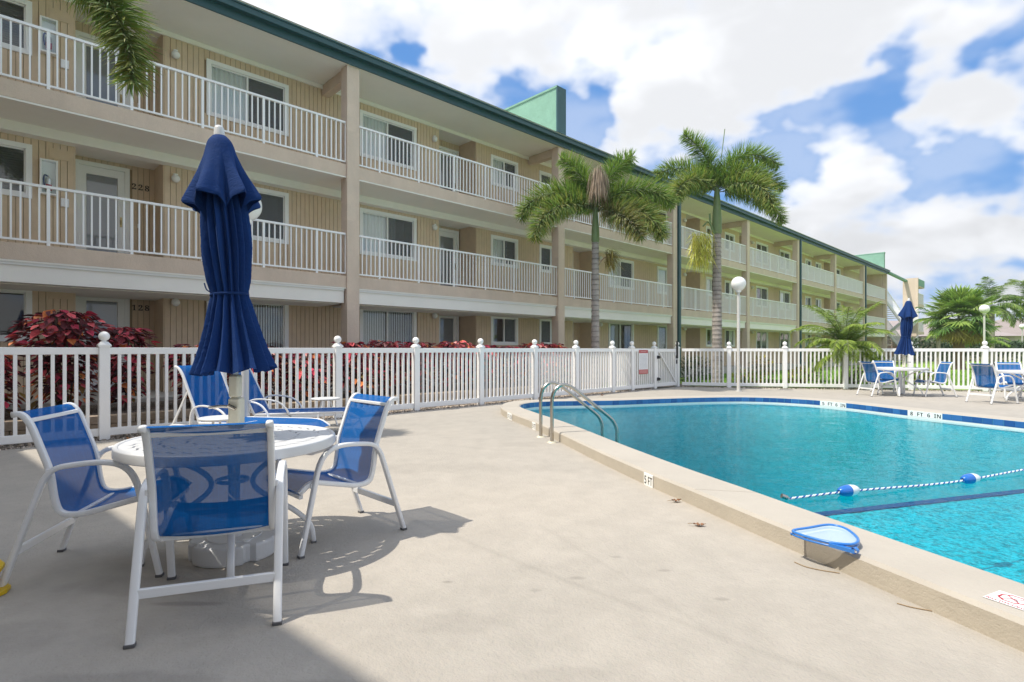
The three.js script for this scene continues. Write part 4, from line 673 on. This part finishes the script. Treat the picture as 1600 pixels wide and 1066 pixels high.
// globe lamps on posts
function makeLamp(label, pos) {
  const l = thing('globe_lamp', label, 'lamp', pos);
  part('post', [cyl(.048, .042, 2.95, 0, 0, 0, 16), cyl(.09, .09, .02, 0, 0, 0, 16)], std(null, .5, { map: mottle([.60, .59, .56], .08, .6) }), l);
  part('fitter', [cyl(.075, .085, .06, 0, 2.94, 0, 18)], M.trim, l); part('globe', ball(.212, 0, 3.19, 0, 36), M.globe, l); return l;
}
{
  const l = makeLamp('white globe lamp post between the pool and the far fence', G(6.705, 16.29));
  copy(l, G(-3.60, 7.42), 0, 'white globe lamp post mostly hidden behind the near umbrella');
  copy(l, G(22.75, 26.5), 0, 'white globe lamp post in front of the fan palm on the lawn');
  copy(l, G(43.4, 46.8), 0, 'small far white globe lamp post at the right edge');
}
// fire extinguisher cabinets on the walkways
for (const [l, lb] of [[1, 'white fire extinguisher cabinet on the second-floor wall left of door 228'], [2, 'white fire extinguisher cabinet on the top-floor wall left of the palm frond']]) {
  const c = thing('extinguisher_cabinet', lb, 'cabinet', toWorld(-5.61, WALL + .02, F[l] + 1.20), PHI), y0 = 0, y1 = .68, w = .135;
  part('case', [span(-w, w, y1 - .03, y1, 0, .13), span(-w, w, y0, y0 + .03, 0, .13), span(-w, -w + .03, y0 + .03, y1 - .03, 0, .13), span(w - .03, w, y0 + .03, y1 - .03, 0, .13), span(-w + .03, w - .03, y0 + .03, y1 - .03, 0, .01)], M.trim, c);
  part('pane', span(-w + .03, w - .03, y0 + .03, y1 - .03, .118, .122), M.glass, c);
  const ex = part('extinguisher', [cyl(.05, .05, .26, 0, .05, .06, 16), cyl(.05, .018, .05, 0, .31, .06, 16)], l === 1 ? std([.70, .70, .70], .3, { metalness: .6 }) : std([.55, .56, .58], .3, { metalness: .6 }), c);
  part('tag', [span(-.045, .045, .08, .20, .112, .115)], std([.42, .02, .07], .6), ex); part('hose', tube([V3(.0, .36, .06), V3(-.06, .38, .07), V3(-.075, .28, .08), V3(-.06, .14, .09)], .012, 20, 8), std([.02, .04, .2], .5), ex);
}

// ------------------------------------------------------------------ plants
class Leaves {                                                      // collects coloured blades into one geometry
  constructor() { this.p = []; this.c = []; }
  blade(o, d, n, len, wid, bend, col, seg = 2, base = .35, shape = 0) {
    const side = d.clone().cross(n).normalize(); let prev = null; const down = n.clone().multiplyScalar(-1);
    for (let i = 0; i <= seg; i++) {
      const t = i / seg, q = o.clone().addScaledVector(d, len * t * (1 - .18 * bend * t)).addScaledVector(down, bend * len * t * t * .55);
      const w = wid * .5 * (shape ? Math.sin(Math.PI * Math.pow(clamp(t, .02, .98), .62)) : t < .01 ? base : i === seg ? .06 : 1 - .25 * t);
      const cup = shape ? .35 : .0, m = q.clone().addScaledVector(n, -w * cup), a = q.clone().addScaledVector(side, -w), b = q.clone().addScaledVector(side, w), cur = [a, m, b];
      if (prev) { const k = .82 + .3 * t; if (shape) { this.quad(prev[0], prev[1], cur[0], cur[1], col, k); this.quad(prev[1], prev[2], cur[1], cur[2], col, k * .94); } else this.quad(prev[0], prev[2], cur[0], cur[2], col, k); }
      prev = cur;
    }
  }
  quad(a, b, c, d, col, k) { for (const v of [a, b, c, c, b, d]) { this.p.push(v.x, v.y, v.z); this.c.push(col[0] * k, col[1] * k, col[2] * k); } }
  build() { const g = new THREE.BufferGeometry(); g.setAttribute('position', new THREE.Float32BufferAttribute(this.p, 3)); g.setAttribute('color', new THREE.Float32BufferAttribute(this.c, 3)); g.computeVertexNormals(); return g; }
}
const UP = V3(0, 1, 0), mixc = (a, b, t) => a.map((v, i) => lerp(v, b[i], t));
function rachis(len, el, droop, n = 30, pow = 1.25) { const pts = [V3(0, 0, 0)]; let x = 0, y = 0; for (let i = 1; i <= n; i++) { const a = el - droop * Math.pow(i / n, pow); x += Math.cos(a) * len / n; y += Math.sin(a) * len / n; pts.push(V3(x, y, 0)); } return pts; }
function frond({ len, el, droop, n, leaf, wid, plume, col, tip, dry = 0, sd, hang = .5, start = .1, r = .018 }) {
  seed = sd; const pts = rachis(len, el, droop), cv = new THREE.CatmullRomCurve3(pts), L = new Leaves();
  for (let i = 0; i < n; i++) {
    const t = start + (1 - start) * (i + rnd() * .8) / n, o = cv.getPointAt(Math.min(t, 1)), tg = cv.getTangentAt(Math.min(t, 1)), nn = V3(-tg.y, tg.x, 0), bi = V3(0, 0, 1);
    const ph = plume ? rnd() * Math.PI * 2 : (i % 2 ? 1 : -1) * (Math.PI / 2 - rr(.0, .28)), rad = nn.clone().multiplyScalar(Math.cos(ph)).addScaledVector(bi, Math.sin(ph));
    const fwd = plume ? rr(.25, .7) : lerp(.35, 1.1, t), d = rad.clone().addScaledVector(tg, fwd).normalize(); d.y -= hang * .25 * rnd(); d.normalize();
    const prof = Math.pow(Math.sin(Math.PI * clamp(.12 + .80 * t, 0, 1)), .55), l = leaf * prof * rr(.8, 1.12);
    let nr = UP.clone().addScaledVector(d, -d.dot(UP)); if (nr.lengthSq() < .02) nr = V3(tg.x, tg.y, .2); nr.normalize().applyAxisAngle(d, rr(-.9, .9));
    const c = mixc(mixc(col, tip, Math.pow(rnd(), 2.2) * .75 + .25 * t * rnd()), [.30, .21, .10], dry * rnd()); const k = rr(.7, 1.2);
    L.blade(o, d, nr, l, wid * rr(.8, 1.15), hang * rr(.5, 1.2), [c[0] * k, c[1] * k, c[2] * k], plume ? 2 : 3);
  }
  const stem = join(new THREE.TubeGeometry(cv, 24, r, 5)), sp = stem.attributes.position, sc = []; for (let i = 0; i < sp.count; i++) { const x = 1 - .0 * i; sc.push(.20 * x, .23 * x, .09 * x); }
  stem.setAttribute('color', new THREE.Float32BufferAttribute(sc, 3)); stem.deleteAttribute('uv');
  return mergeGeometries([L.build(), stem.toNonIndexed ? (stem.index ? stem.toNonIndexed() : stem) : stem], false);
}
function raw(name, g, mat, parent) { const m = new THREE.Mesh(g, mat); m.name = name; m.castShadow = m.receiveShadow = true; parent.add(m); return m; }
function trunk(h, r0, r1, rings, lean = 0, flare = .35) { const pr = []; for (let i = 0; i <= rings * 4; i++) { const t = i / (rings * 4), y = t * h, f = ((i % 4) / 4); pr.push(new THREE.Vector2(lerp(r0, r1, t) * (1 + flare * Math.exp(-y / .25)) * (1 + .035 * (f < .25 ? 2.2 : -f * .7)) , y)); } return new THREE.LatheGeometry(pr, 20); }
const GREEN = [.17, .32, .055], LIME = [.38, .47, .085], GOLD = [.55, .47, .12], DEEP = [.10, .21, .04];
function foxtail(label, pos, hT, r, shaftLen, list, sd, group) {
  const t = thing('foxtail_palm', label, 'palm tree', pos, 0, group);
  part('trunk', [trunk(hT, r * 1.05, r * .82, Math.round(hT / .16))], M.ringed, t);
  part('crownshaft', new THREE.LatheGeometry([[r * .80, 0], [r * .98, .08], [r * .92, shaftLen * .35], [r * .62, shaftLen * .8], [r * .45, shaftLen]].map(([a, b]) => new THREE.Vector2(a, b + hT)), 20), M.shaft, t);
  list.forEach(([az, el, dr, len, gold = .3, dry = 0, dy = 0], i) => { const m = raw('frond', frond({ len, el, droop: dr, n: Math.round(440 * len), leaf: .60, wid: .027, plume: true, col: mixc(GREEN, DEEP, .3), tip: mixc(LIME, GOLD, gold), dry, sd: sd * 100 + i * 17, hang: .32 }), M.foliage, t); m.position.set(0, hT + shaftLen * .9 + dy, 0); m.rotation.y = az; });
  return t;
}
const PI = Math.PI;
{
  const p1 = foxtail('grey-trunked foxtail palm with a brown dead flower head in front of the walkways', G(2.5, 16.5), 4.45, .125, 1.05, [
    [PI * .95, 1.42, .9, 2.0, .05], [.1, 1.38, .9, 2.1, .05], [PI * .82, 1.05, 1.7, 2.0, .2], [PI * 1.04, .78, 1.95, 2.7, .5], [PI * 1.14, .35, 1.75, 2.6, .9], [-.12, .85, 1.75, 2.6, .2], [.2, .55, 1.8, 2.6, .5], [-.3, .25, 1.5, 2.4, .85, .2], [PI / 2, 1.0, 1.6, 2.2, .3], [-.75, -.1, 1.0, 1.9, .8, .8]], 3);
  const dead = new Leaves(); seed = 91; for (let i = 0; i < 520; i++) { const a = rnd() * 2 * PI, y = rr(-.1, .75), o = V3(.26 * Math.cos(a) * rr(.2, 1), y * .7 + .2 - .3 * Math.abs(Math.cos(a)) * .4, .2 * Math.sin(a)); const d = V3(.3 * Math.cos(a), -1 + rr(-.15, .2), .3 * Math.sin(a)).normalize(), k = rr(.5, 1.2), g = rnd(); dead.blade(o, d, V3(Math.cos(a), .2, Math.sin(a)).normalize(), rr(.3, .7), .02, .1, [(.34 + .1 * g) * k, (.25 + .1 * g) * k, (.17 + .1 * g) * k], 2); }
  const dm = raw('dead_flower_head', dead.build(), M.leafy, p1); dm.position.set(.0, 5.85, .62);
  const fl = new Leaves(); for (let i = 0; i < 260; i++) { const a = rr(-.9, .9), e = rr(-1.6, .7), d = V3(Math.cos(a) * Math.cos(e), Math.sin(e), Math.sin(a)).normalize(), k = rr(.6, 1.2); fl.blade(V3(rr(0, .18), rr(-.1, .15), rr(-.1, .1)), d, UP, rr(.15, .32), .014, .6, [.33 * k, .28 * k, .075 * k], 2); }
  part('flower_stalk', tube([V3(.08, 3.75, .05), V3(.22, 3.95, .08), V3(.32, 4.0, .08)], .02, 10, 6), M.stalk, p1);
  const f1 = raw('flower_cluster', fl.build(), M.leafy, p1); f1.position.set(.24, 4.0, .08); f1.scale.setScalar(1.6);
  const p2 = foxtail('tall foxtail palm with green crownshaft behind the far fence left of the lamp post', G(7.30, 19.6), 5.35, .17, 1.65, [
    [PI * .97, 1.46, .85, 2.5, .05], [.03, 1.46, 2.3, 3.1, .05], [PI * 1.0, 1.0, 1.55, 2.5, .15], [PI * 1.16, .65, 1.95, 2.5, .9], [-.5, 1.15, 2.4, 2.1, .35], [.14, .85, 1.65, 2.9, .15], [-.82, .45, 2.0, 2.6, .9], [.08, .25, 1.4, 2.9, .45], [PI * .5, 1.2, 1.5, 2.5, .2], [PI * .75, .8, 1.6, 2.3, .4]], 4);
  const inf = new Leaves(); seed = 33; for (let i = 0; i < 620; i++) { const a = rnd() * 2 * PI, e = rr(-1.5, .9), d = V3(Math.cos(a) * Math.cos(e), Math.sin(e) - .5, Math.sin(a) * Math.cos(e)).normalize(), k = rr(.6, 1.25), g = rnd(); inf.blade(V3(rr(-.2, .2), rr(-.35, .3), rr(-.2, .2)), d, UP, rr(.2, .42), .018, .7, [(.60 + .14 * g) * k, (.66) * k, .13 * k], 2); }
  part('flower_stalk', tube([V3(-.14, 5.35, .1), V3(-.35, 5.75, .15), V3(-.55, 5.6, .15)], .028, 10, 6), M.shaft, p2);
  part('spathe', tube([V3(-.15, 5.38, .1), V3(-.27, 5.7, .12), V3(-.30, 6.05, .12)], .035, 10, 6), M.shaft, p2);
  const i2 = raw('flower_cluster', inf.build(), M.leafy, p2); i2.position.set(-.62, 4.95, .15); i2.scale.set(1.5, 1.55, 1.5);
  part('spear_leaf', tube([V3(.0, 6.9, 0), V3(.12, 7.8, 0), V3(.28, 9.1, 0)], .016, 10, 5), M.shaft, p2);
  foxtail('palm beside the yard with one feathery frond hanging in at the top left corner', G(-8.2, 6.9), 5.0, .14, 1.1, [
    [.0, .60, 2.15, 4.6, .75, .12], [PI * .9, .8, 1.8, 2.6, .4], [-PI * .8, .6, 1.7, 2.5, .5], [PI * .75, 1.3, 1.2, 2.2, .2]], 6);
}
// feathery palms: pygmy date palm by the fence, palms on the far lawn
function featherPalm(name, label, pos, hT, r, n, len, leaf, wid, sd, col, tip, els, droop, mat = M.bark) {
  const t = thing(name, label, 'palm tree', pos), kinds = els.map(([e, d], k) => frond({ len: len * (1 - .06 * k), el: e, droop: d, n: Math.round(62 * len / 1.5 * (leaf < .31 ? 2.6 : 1.3)), leaf, wid, plume: false, col, tip, sd: sd * 31 + k, hang: .9, start: .18, r: .011 }));
  part('trunk', [trunk(hT, r, r * .95, Math.max(6, Math.round(hT / .12)), 0, .25)], mat, t);
  for (let i = 0; i < n; i++) { const m = raw('frond', kinds[i % kinds.length], M.foliage, t); m.position.y = hT; m.rotation.y = i * 2.399 + .3 * hash3(i, sd, 1); m.rotation.z = .22 * (hash3(i, sd, 7) - .5); m.scale.setScalar(.88 + .24 * hash3(i, sd, 3)); }
  return t;
}
featherPalm('pygmy_date_palm', 'bright green feathery date palm growing at the far fence beside the umbrella table', G(10.75, 17.75), 1.25, .10, 46, 1.75, .30, .019, 5, [.22, .36, .045], [.42, .48, .08], [[1.35, .9], [1.05, 1.35], [.75, 1.6], [.4, 1.6], [.05, 1.25]], 1);
featherPalm('coconut_palm', 'dark-trunked palm with drooping fronds behind the right-hand lawn', G(36.2, 41.5), 4.5, .17, 17, 2.6, .62, .05, 9, DEEP, LIME, [[1.3, 1.1], [.9, 1.7], [.4, 1.7], [-.1, 1.3]], 1);
featherPalm('coconut_palm', 'second tall palm at the right edge beyond the lawn', G(40.5, 43.0), 4.9, .18, 17, 2.7, .62, .05, 12, DEEP, LIME, [[1.3, 1.1], [.9, 1.7], [.4, 1.7], [-.1, 1.3]], 1);
featherPalm('small_palm', 'young bright palm with arching fronds in front of the tan fence', G(34.2, 40.0), 1.7, .10, 13, 2.0, .45, .045, 15, GREEN, LIME, [[1.2, 1.0], [.85, 1.4], [.4, 1.2]], 1);
featherPalm('far_palm', 'slim palm standing far behind the fan palm', G(34.5, 44.5), 3.3, .14, 14, 2.0, .5, .05, 18, DEEP, GREEN, [[1.2, 1.1], [.8, 1.6], [.2, 1.4]], 1);
{ // fan palm
  const t = thing('fan_palm', 'stout fan palm with dense round crown and yellowing lower leaves on the lawn', 'palm tree', G(28.1, 34.6));
  part('trunk', [trunk(3.15, .32, .26, 20, 0, .15)], std(null, .95, { map: mottle([.20, .125, .085], .35, 1.2), bumpMap: bumpStucco, bumpScale: .03 }), t);
  const boots = []; for (let i = 0; i < 60; i++) { const a = i * 2.4, y = 1.6 + i * .024; boots.push(new THREE.ConeGeometry(.05, .4, 5).rotateZ(-.7).translate(.27, 0, 0).rotateY(a).translate(0, y, 0)); } part('leaf_boots', boots, M.stalk, t).userData.kind = 'stuff';
  const fan = (col, tip, sd, dr) => { seed = sd; const L = new Leaves(), end = V3(1.05, 0, 0); L.blade(V3(0, 0, 0), V3(1, 0, 0), UP, 1.05, .035, .0, [.20, .24, .08], 2, 1); for (let i = 0; i < 44; i++) { const a = lerp(-2.3, 2.3, (i + .5) / 44), d = V3(Math.cos(a), .10 * Math.abs(Math.sin(a)) + .18 * (i % 2 ? 1 : -1) * .35, Math.sin(a)).normalize(), k = rr(.75, 1.2), c = mixc(col, tip, rnd() * .6); L.blade(end.clone().add(V3(-.1 * Math.abs(a) / 2, 0, 0)), d, UP.clone().addScaledVector(V3(0, 0, 1), (i % 2 ? .5 : -.5)).normalize(), rr(.75, .98) * (1 - .14 * Math.abs(a) / 2.3), .085, dr * rr(.6, 1.4), c.map((v) => v * k), 3, .3); } return L.build(); };
  const kinds = [fan(GREEN, LIME, 5, .35), fan(mixc(GREEN, LIME, .35), LIME, 6, .55), fan(DEEP, GREEN, 8, .8), fan([.26, .20, .05], GOLD, 9, 1.0)];
  for (let i = 0; i < 64; i++) { const u = i / 63, el = lerp(1.5, -1.0, Math.pow(u, .85)), k = u > .84 ? 3 : u > .55 ? 2 - (i % 2) : i % 2; const m = raw('leaf', kinds[k], M.foliage, t); m.position.y = 3.3; m.rotation.order = 'YZX'; m.rotation.y = i * 2.399; m.rotation.z = el; m.rotation.x = .5 * (hash3(i, 3, 3) - .5); m.scale.setScalar(.95 + .3 * hash3(i, 2, 6)); }
}
// red-leaved shrubs of the hedge
{
  const RED = [[.075, .010, .016], [.13, .015, .022], [.26, .03, .045], [.62, .045, .10], [.75, .11, .13], [.72, .22, .06], [.24, .15, .03], [.75, .36, .32]];
  const mats = RED.map((c, k) => new THREE.MeshPhysicalMaterial({ color: rgb(...c), roughness: .75, transmission: .3, thickness: 0, side: THREE.DoubleSide, specularIntensity: .8 }));
  const one = (() => { const L = new Leaves(); L.blade(V3(0, 0, 0), V3(1, 0, 0), UP, 1, .72, .45, [1, 1, 1], 4, .3, 1); const g = L.build(); g.deleteAttribute('color'); return g; })();
  const shrub = (label, pos, h, w, n, single, sd, bright) => {
    seed = sd; const t = thing('copperleaf_shrub', label, 'shrub', pos, 0, null), L = new Leaves(), stems = []; let made = 0;
    for (let i = 0; i < 8; i++) { const a = rnd() * 6.28, rad = w * rr(.15, .42); stems.push(tube([V3(.06 * Math.cos(a), 0, .06 * Math.sin(a)), V3(rad * .6 * Math.cos(a), h * .5, rad * .6 * Math.sin(a)), V3(rad * Math.cos(a), h * .92, rad * Math.sin(a))], .012, 8, 5)); }
    part('stems', stems, M.stem, t).userData.kind = 'stuff';
    for (let i = 0; i < n; i++) {
      const u = rnd(), y = h * (.12 + .88 * Math.pow(u, .72)), prof = Math.sqrt(Math.max(.02, 1 - Math.pow(Math.abs(y / h - .55) / .50, 2.6))) * (1 + .22 * Math.sin(sd + y * 4)), a = rnd() * 6.283, rad = w * .5 * prof * Math.pow(rnd(), .4) * (1 + .2 * Math.sin(3 * a + sd));
      const o = V3(rad * Math.cos(a), y, rad * Math.sin(a)), d = V3(Math.cos(a) + rr(-.5, .5), rr(-.9, .35), Math.sin(a) + rr(-.5, .5)).normalize(), nr = V3(Math.cos(a) * .7 + rr(-.3, .3), 1, Math.sin(a) * .7 + rr(-.3, .3)).addScaledVector(d, 0); nr.addScaledVector(d, -nr.dot(d)).normalize();
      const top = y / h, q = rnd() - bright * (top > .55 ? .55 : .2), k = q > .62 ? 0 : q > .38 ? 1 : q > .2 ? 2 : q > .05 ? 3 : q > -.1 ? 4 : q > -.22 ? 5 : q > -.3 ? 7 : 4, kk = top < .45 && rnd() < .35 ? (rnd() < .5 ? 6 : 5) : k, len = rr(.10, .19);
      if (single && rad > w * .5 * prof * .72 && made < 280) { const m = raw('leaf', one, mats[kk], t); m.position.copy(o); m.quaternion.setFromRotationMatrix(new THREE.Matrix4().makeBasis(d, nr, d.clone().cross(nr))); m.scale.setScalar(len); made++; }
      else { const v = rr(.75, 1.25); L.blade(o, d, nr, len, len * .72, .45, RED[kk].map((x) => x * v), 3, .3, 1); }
    }
    if (L.p.length) { const m = raw('foliage', L.build(), M.leafy, t); tag(m, null, null, null, 'stuff'); }
    return t;
  };
  const at = (s, w) => { const v = toWorld(s, w); v.y = .22; return v; };
  shrub('tallest dark red copperleaf shrub below door 128', at(-5.62, 1.55), 1.64, 1.0, 900, true, 21, .35);
  shrub('dark red copperleaf shrub with orange tips right of the tallest one', at(-4.85, 1.5), 1.40, .68, 560, true, 22, .45);
  const bright = [[-6.6, 1.0, .9, 'low dark red copperleaf shrub at the left edge behind the fence'], [-3.7, 1.12, 1.1, 'dark copperleaf shrub behind the raised loungers'], [-2.75, 1.10, 1.0, 'red copperleaf shrub behind the fence left of the closed umbrella'], [-1.85, 1.05, 1.0, 'red copperleaf shrub directly behind the umbrella canopy'], [-.85, 1.18, 1.05, 'red copperleaf shrub behind the fence just right of the umbrella'], [.1, 1.22, 1.0, 'red and orange copperleaf shrub in front of the first tan column'], [1.05, 1.2, 1.0, 'red copperleaf shrub under the left half of the blinds window'], [2.0, 1.22, 1.05, 'red copperleaf shrub under the right half of the blinds window'], [2.95, 1.16, 1.0, 'pinkish red copperleaf shrub below the wall lamp'], [3.9, 1.12, 1.0, 'pinkish red copperleaf shrub in front of the ground-floor storm door'], [4.85, 1.2, 1.05, 'bright red copperleaf shrub left of the small ground-floor window'], [5.75, 1.2, 1.0, 'bright red copperleaf shrub under the small ground-floor window'], [6.4, 1.1, .9, 'bright red copperleaf shrub next to the palm trunk at the end of the hedge']];
  bright.forEach(([s, h, w, label], i) => shrub(label, at(s, 1.55 + .15 * Math.sin(i * 2)), h, w * 1.12, 620, false, 40 + i, .35 + .045 * i));
}
// green shrubs past the gate, far hedge, lawn grass
{
  const bush = (name, label, pos, w, h, d, n, cols, leaf, sd) => { seed = sd; const t = thing(name, label, 'shrub', pos), L = new Leaves(); for (let i = 0; i < n; i++) { let x, y, z, q; do { x = rr(-1, 1); y = rr(0, 1); z = rr(-1, 1); q = x * x + z * z + Math.pow(y, 3) * .9; } while (q > 1 || (q < .35 && rnd() < .6)); const c = cols[Math.floor(rnd() * cols.length)], k = rr(.6, 1.25), d2 = V3(x + rr(-.6, .6), rr(-.3, .9), z + rr(-.6, .6)).normalize(), nr = UP.clone().addScaledVector(d2, -d2.y).normalize(); L.blade(V3(x * w / 2 * (1 + .15 * Math.sin(5 * y + sd)), .05 + y * h, z * d / 2), d2, nr, leaf * rr(.7, 1.3), leaf * .42, .3, c.map((v) => v * k), 2, .4, 1); } part('stems', [0, 1, 2, 3, 4].map((i) => tube([V3(0, 0, 0), V3(w * .12 * Math.cos(i * 1.3), h * .4, d * .12 * Math.sin(i * 1.3)), V3(w * .25 * Math.cos(i * 1.3), h * .8, d * .25 * Math.sin(i * 1.3))], .012, 6, 5)), M.stem, t).userData.kind = 'stuff'; raw('foliage', L.build(), M.leafy, t).userData.kind = 'stuff'; };
  const Y = [[.34, .30, .03], [.42, .34, .05], [.12, .18, .03], [.28, .12, .04], [.09, .14, .03]], D = [[.02, .05, .014], [.035, .075, .02], [.05, .10, .025]];
  bush('dark_shrub', 'dark green dense shrub just right of the gate', G(6.6, 20.0), 1.5, .95, 1.0, 1500, D, .10, 3);
  bush('croton_shrub', 'yellow croton shrub right of the lamp post base', G(8.9, 19.6), 1.0, .95, .8, 650, Y, .12, 4);
  bush('croton_shrub', 'low yellow and red croton at the foot of the tall palm', G(8.1, 19.3), .8, .55, .6, 400, Y, .12, 5);
  bush('croton_shrub', 'yellow-green croton behind the fence left of the date palm', G(10.0, 18.9), 1.2, .6, .7, 600, Y, .12, 6);
  bush('croton_shrub', 'red-tinged croton under the date palm fronds', G(11.6, 18.6), 1.2, .55, .7, 550, [[.10, .05, .03], [.09, .12, .03], [.2, .2, .04]], .12, 7);
  bush('croton_shrub', 'yellow croton behind the fence right of the distant umbrella', G(13.4, 17.9), 1.0, .6, .6, 520, Y, .12, 8);
  bush('croton_shrub', 'yellow and red croton behind the chair at the right edge', G(15.0, 17.3), 1.0, .55, .6, 520, Y, .12, 9);
  const hedge = (label, a, b, h, n, sd) => { seed = sd; const t = thing('hedge', label, 'hedge', V3(0, 0, 0)), L = new Leaves(); for (let i = 0; i < n; i++) { const u = rnd(), p = a.clone().lerp(b, u), y = h * Math.pow(rnd(), .6) * (1 + .12 * Math.sin(u * 37) + .1 * Math.sin(u * 91)), c = D[Math.floor(rnd() * 3)], k = rr(.7, 1.7), d = V3(rr(-1, 1), rr(-.3, 1), rr(-.4, 1)).normalize(), nr = V3(rr(-.3, .3), 1, rr(0, .6)); nr.addScaledVector(d, -nr.dot(d)).normalize(); L.blade(p.add(V3(0, y, rr(-.6, .6))), d, nr, rr(.18, .38), .13, .3, c.map((v) => v * k), 2, .4, 1); } tag(raw('foliage', L.build(), M.leafy, t), null, null, null, 'stuff'); };
  hedge('long clipped green hedge at the far side of the lawn', G(36, 50), G(60, 40), 1.95, 9000, 5);
  hedge('dark green hedge line beyond the stair tower', G(39, 62), G(60, 54), 2.1, 5000, 6);
  // blades of grass in view beyond the fence
  const gb = new THREE.BufferGeometry(); gb.setAttribute('position', new THREE.Float32BufferAttribute([-.03, 0, 0, .03, 0, 0, .02, .08, .02, -.05, 0, .02, -.01, 0, .03, -.05, .07, .05, .03, 0, -.02, .06, 0, 0, .07, .06, -.03], 3)); gb.computeVertexNormals();
  const gm = new THREE.InstancedMesh(gb, new THREE.MeshStandardMaterial({ color: rgb(.20, .36, .05), roughness: .7, side: THREE.DoubleSide }), 26000); gm.name = 'grass'; tag(gm, 'short green lawn grass beyond the picket fence', null, null, 'stuff'); seed = 77; const m4 = new THREE.Matrix4(), q = new THREE.Quaternion();
  for (let i = 0; i < 26000; i++) { const z = 17.9 + 14 * Math.pow(rnd(), 1.4), x = rr(.33, 1.0) * z; const y = Math.max(0, 0); q.setFromAxisAngle(UP, rnd() * 6.28); const s = rr(.7, 1.4); m4.compose(V3(x, -.03, -Math.max(z, 18.6 - (x - 6) * .17)), q, V3(s, s, s)); gm.setMatrixAt(i, m4); const k = rr(.7, 1.35); gm.setColorAt(i, rgb(k, k, k * .9)); }
  gm.castShadow = gm.receiveShadow = true; scene.add(gm);
}
// houses and board fence far behind the lawn
{
  const house = (label, x, z, w, d, h, rh, wall, roofc, turn) => { const t = thing('house', label, 'house', G(x, z), turn), rm = std(null, .9, { map: mottle(roofc, .15, .5) }); part('wall', [span(-w / 2, w / 2, 0, h, -d / 2, d / 2)], std(null, .9, { map: mottle(wall, .06, .3) }), t); const v = [[-w / 2 - .5, h, d / 2 + .5], [w / 2 + .5, h, d / 2 + .5], [w / 2 + .5, h, -d / 2 - .5], [-w / 2 - .5, h, -d / 2 - .5], [-w / 2 + d / 2, h + rh, 0], [w / 2 - d / 2, h + rh, 0]], g = new THREE.BufferGeometry(); g.setAttribute('position', new THREE.Float32BufferAttribute(v.flat(), 3)); g.setIndex([0, 1, 5, 0, 5, 4, 1, 2, 5, 2, 3, 4, 2, 4, 5, 3, 0, 4, 0, 2, 1, 0, 3, 2]); const q = g.toNonIndexed(); q.computeVertexNormals(); part('roof', q, rm, t); for (const u of [-.3, .05, .32]) { const f = part('window', span(u * w - .7, u * w + .7, .9, 2.1, d / 2, d / 2 + .05), M.trim, t); part('pane', span(u * w - .6, u * w + .6, 1, 2, d / 2 + .05, d / 2 + .06), M.doorGlass, f); } };
  house('low tan house with greyish hip roof behind the fan palm', 47, 66, 17, 10, 2.7, 2.0, [.5, .42, .36], [.34, .29, .28], -.15);
  house('low house with brown roof behind the right-hand palms', 66, 68, 20, 11, 2.8, 2.3, [.52, .46, .40], [.30, .25, .23], -.2);
  house('pale low house at the far right beyond the hedge', 88, 66, 18, 11, 2.8, 2.2, [.5, .46, .42], [.36, .31, .29], -.3);
  const bf = thing('board_fence', 'weathered tan board fence behind the far hedge', 'fence', G(37, 56), .36), bmats = [0, 1, 2].map((k) => std([.44 - .04 * k, .36 - .04 * k, .30 - .04 * k], .95));
  const bg = new THREE.BoxGeometry(2.36, .30, .04); for (let i = 0; i < 14; i++) { for (let r = 0; r < 7; r++) { const m = raw('board', bg, bmats[Math.floor(hash3(i, r, 6) * 3)], bf); m.position.set(1.2 + i * 2.4, .18 + r * .32, 0); } part('post', span(i * 2.4 - .1, i * 2.4 + .1, 0, 2.55, -.08, .10), bmats[1], bf); }
}
renderer.render(scene, camera);
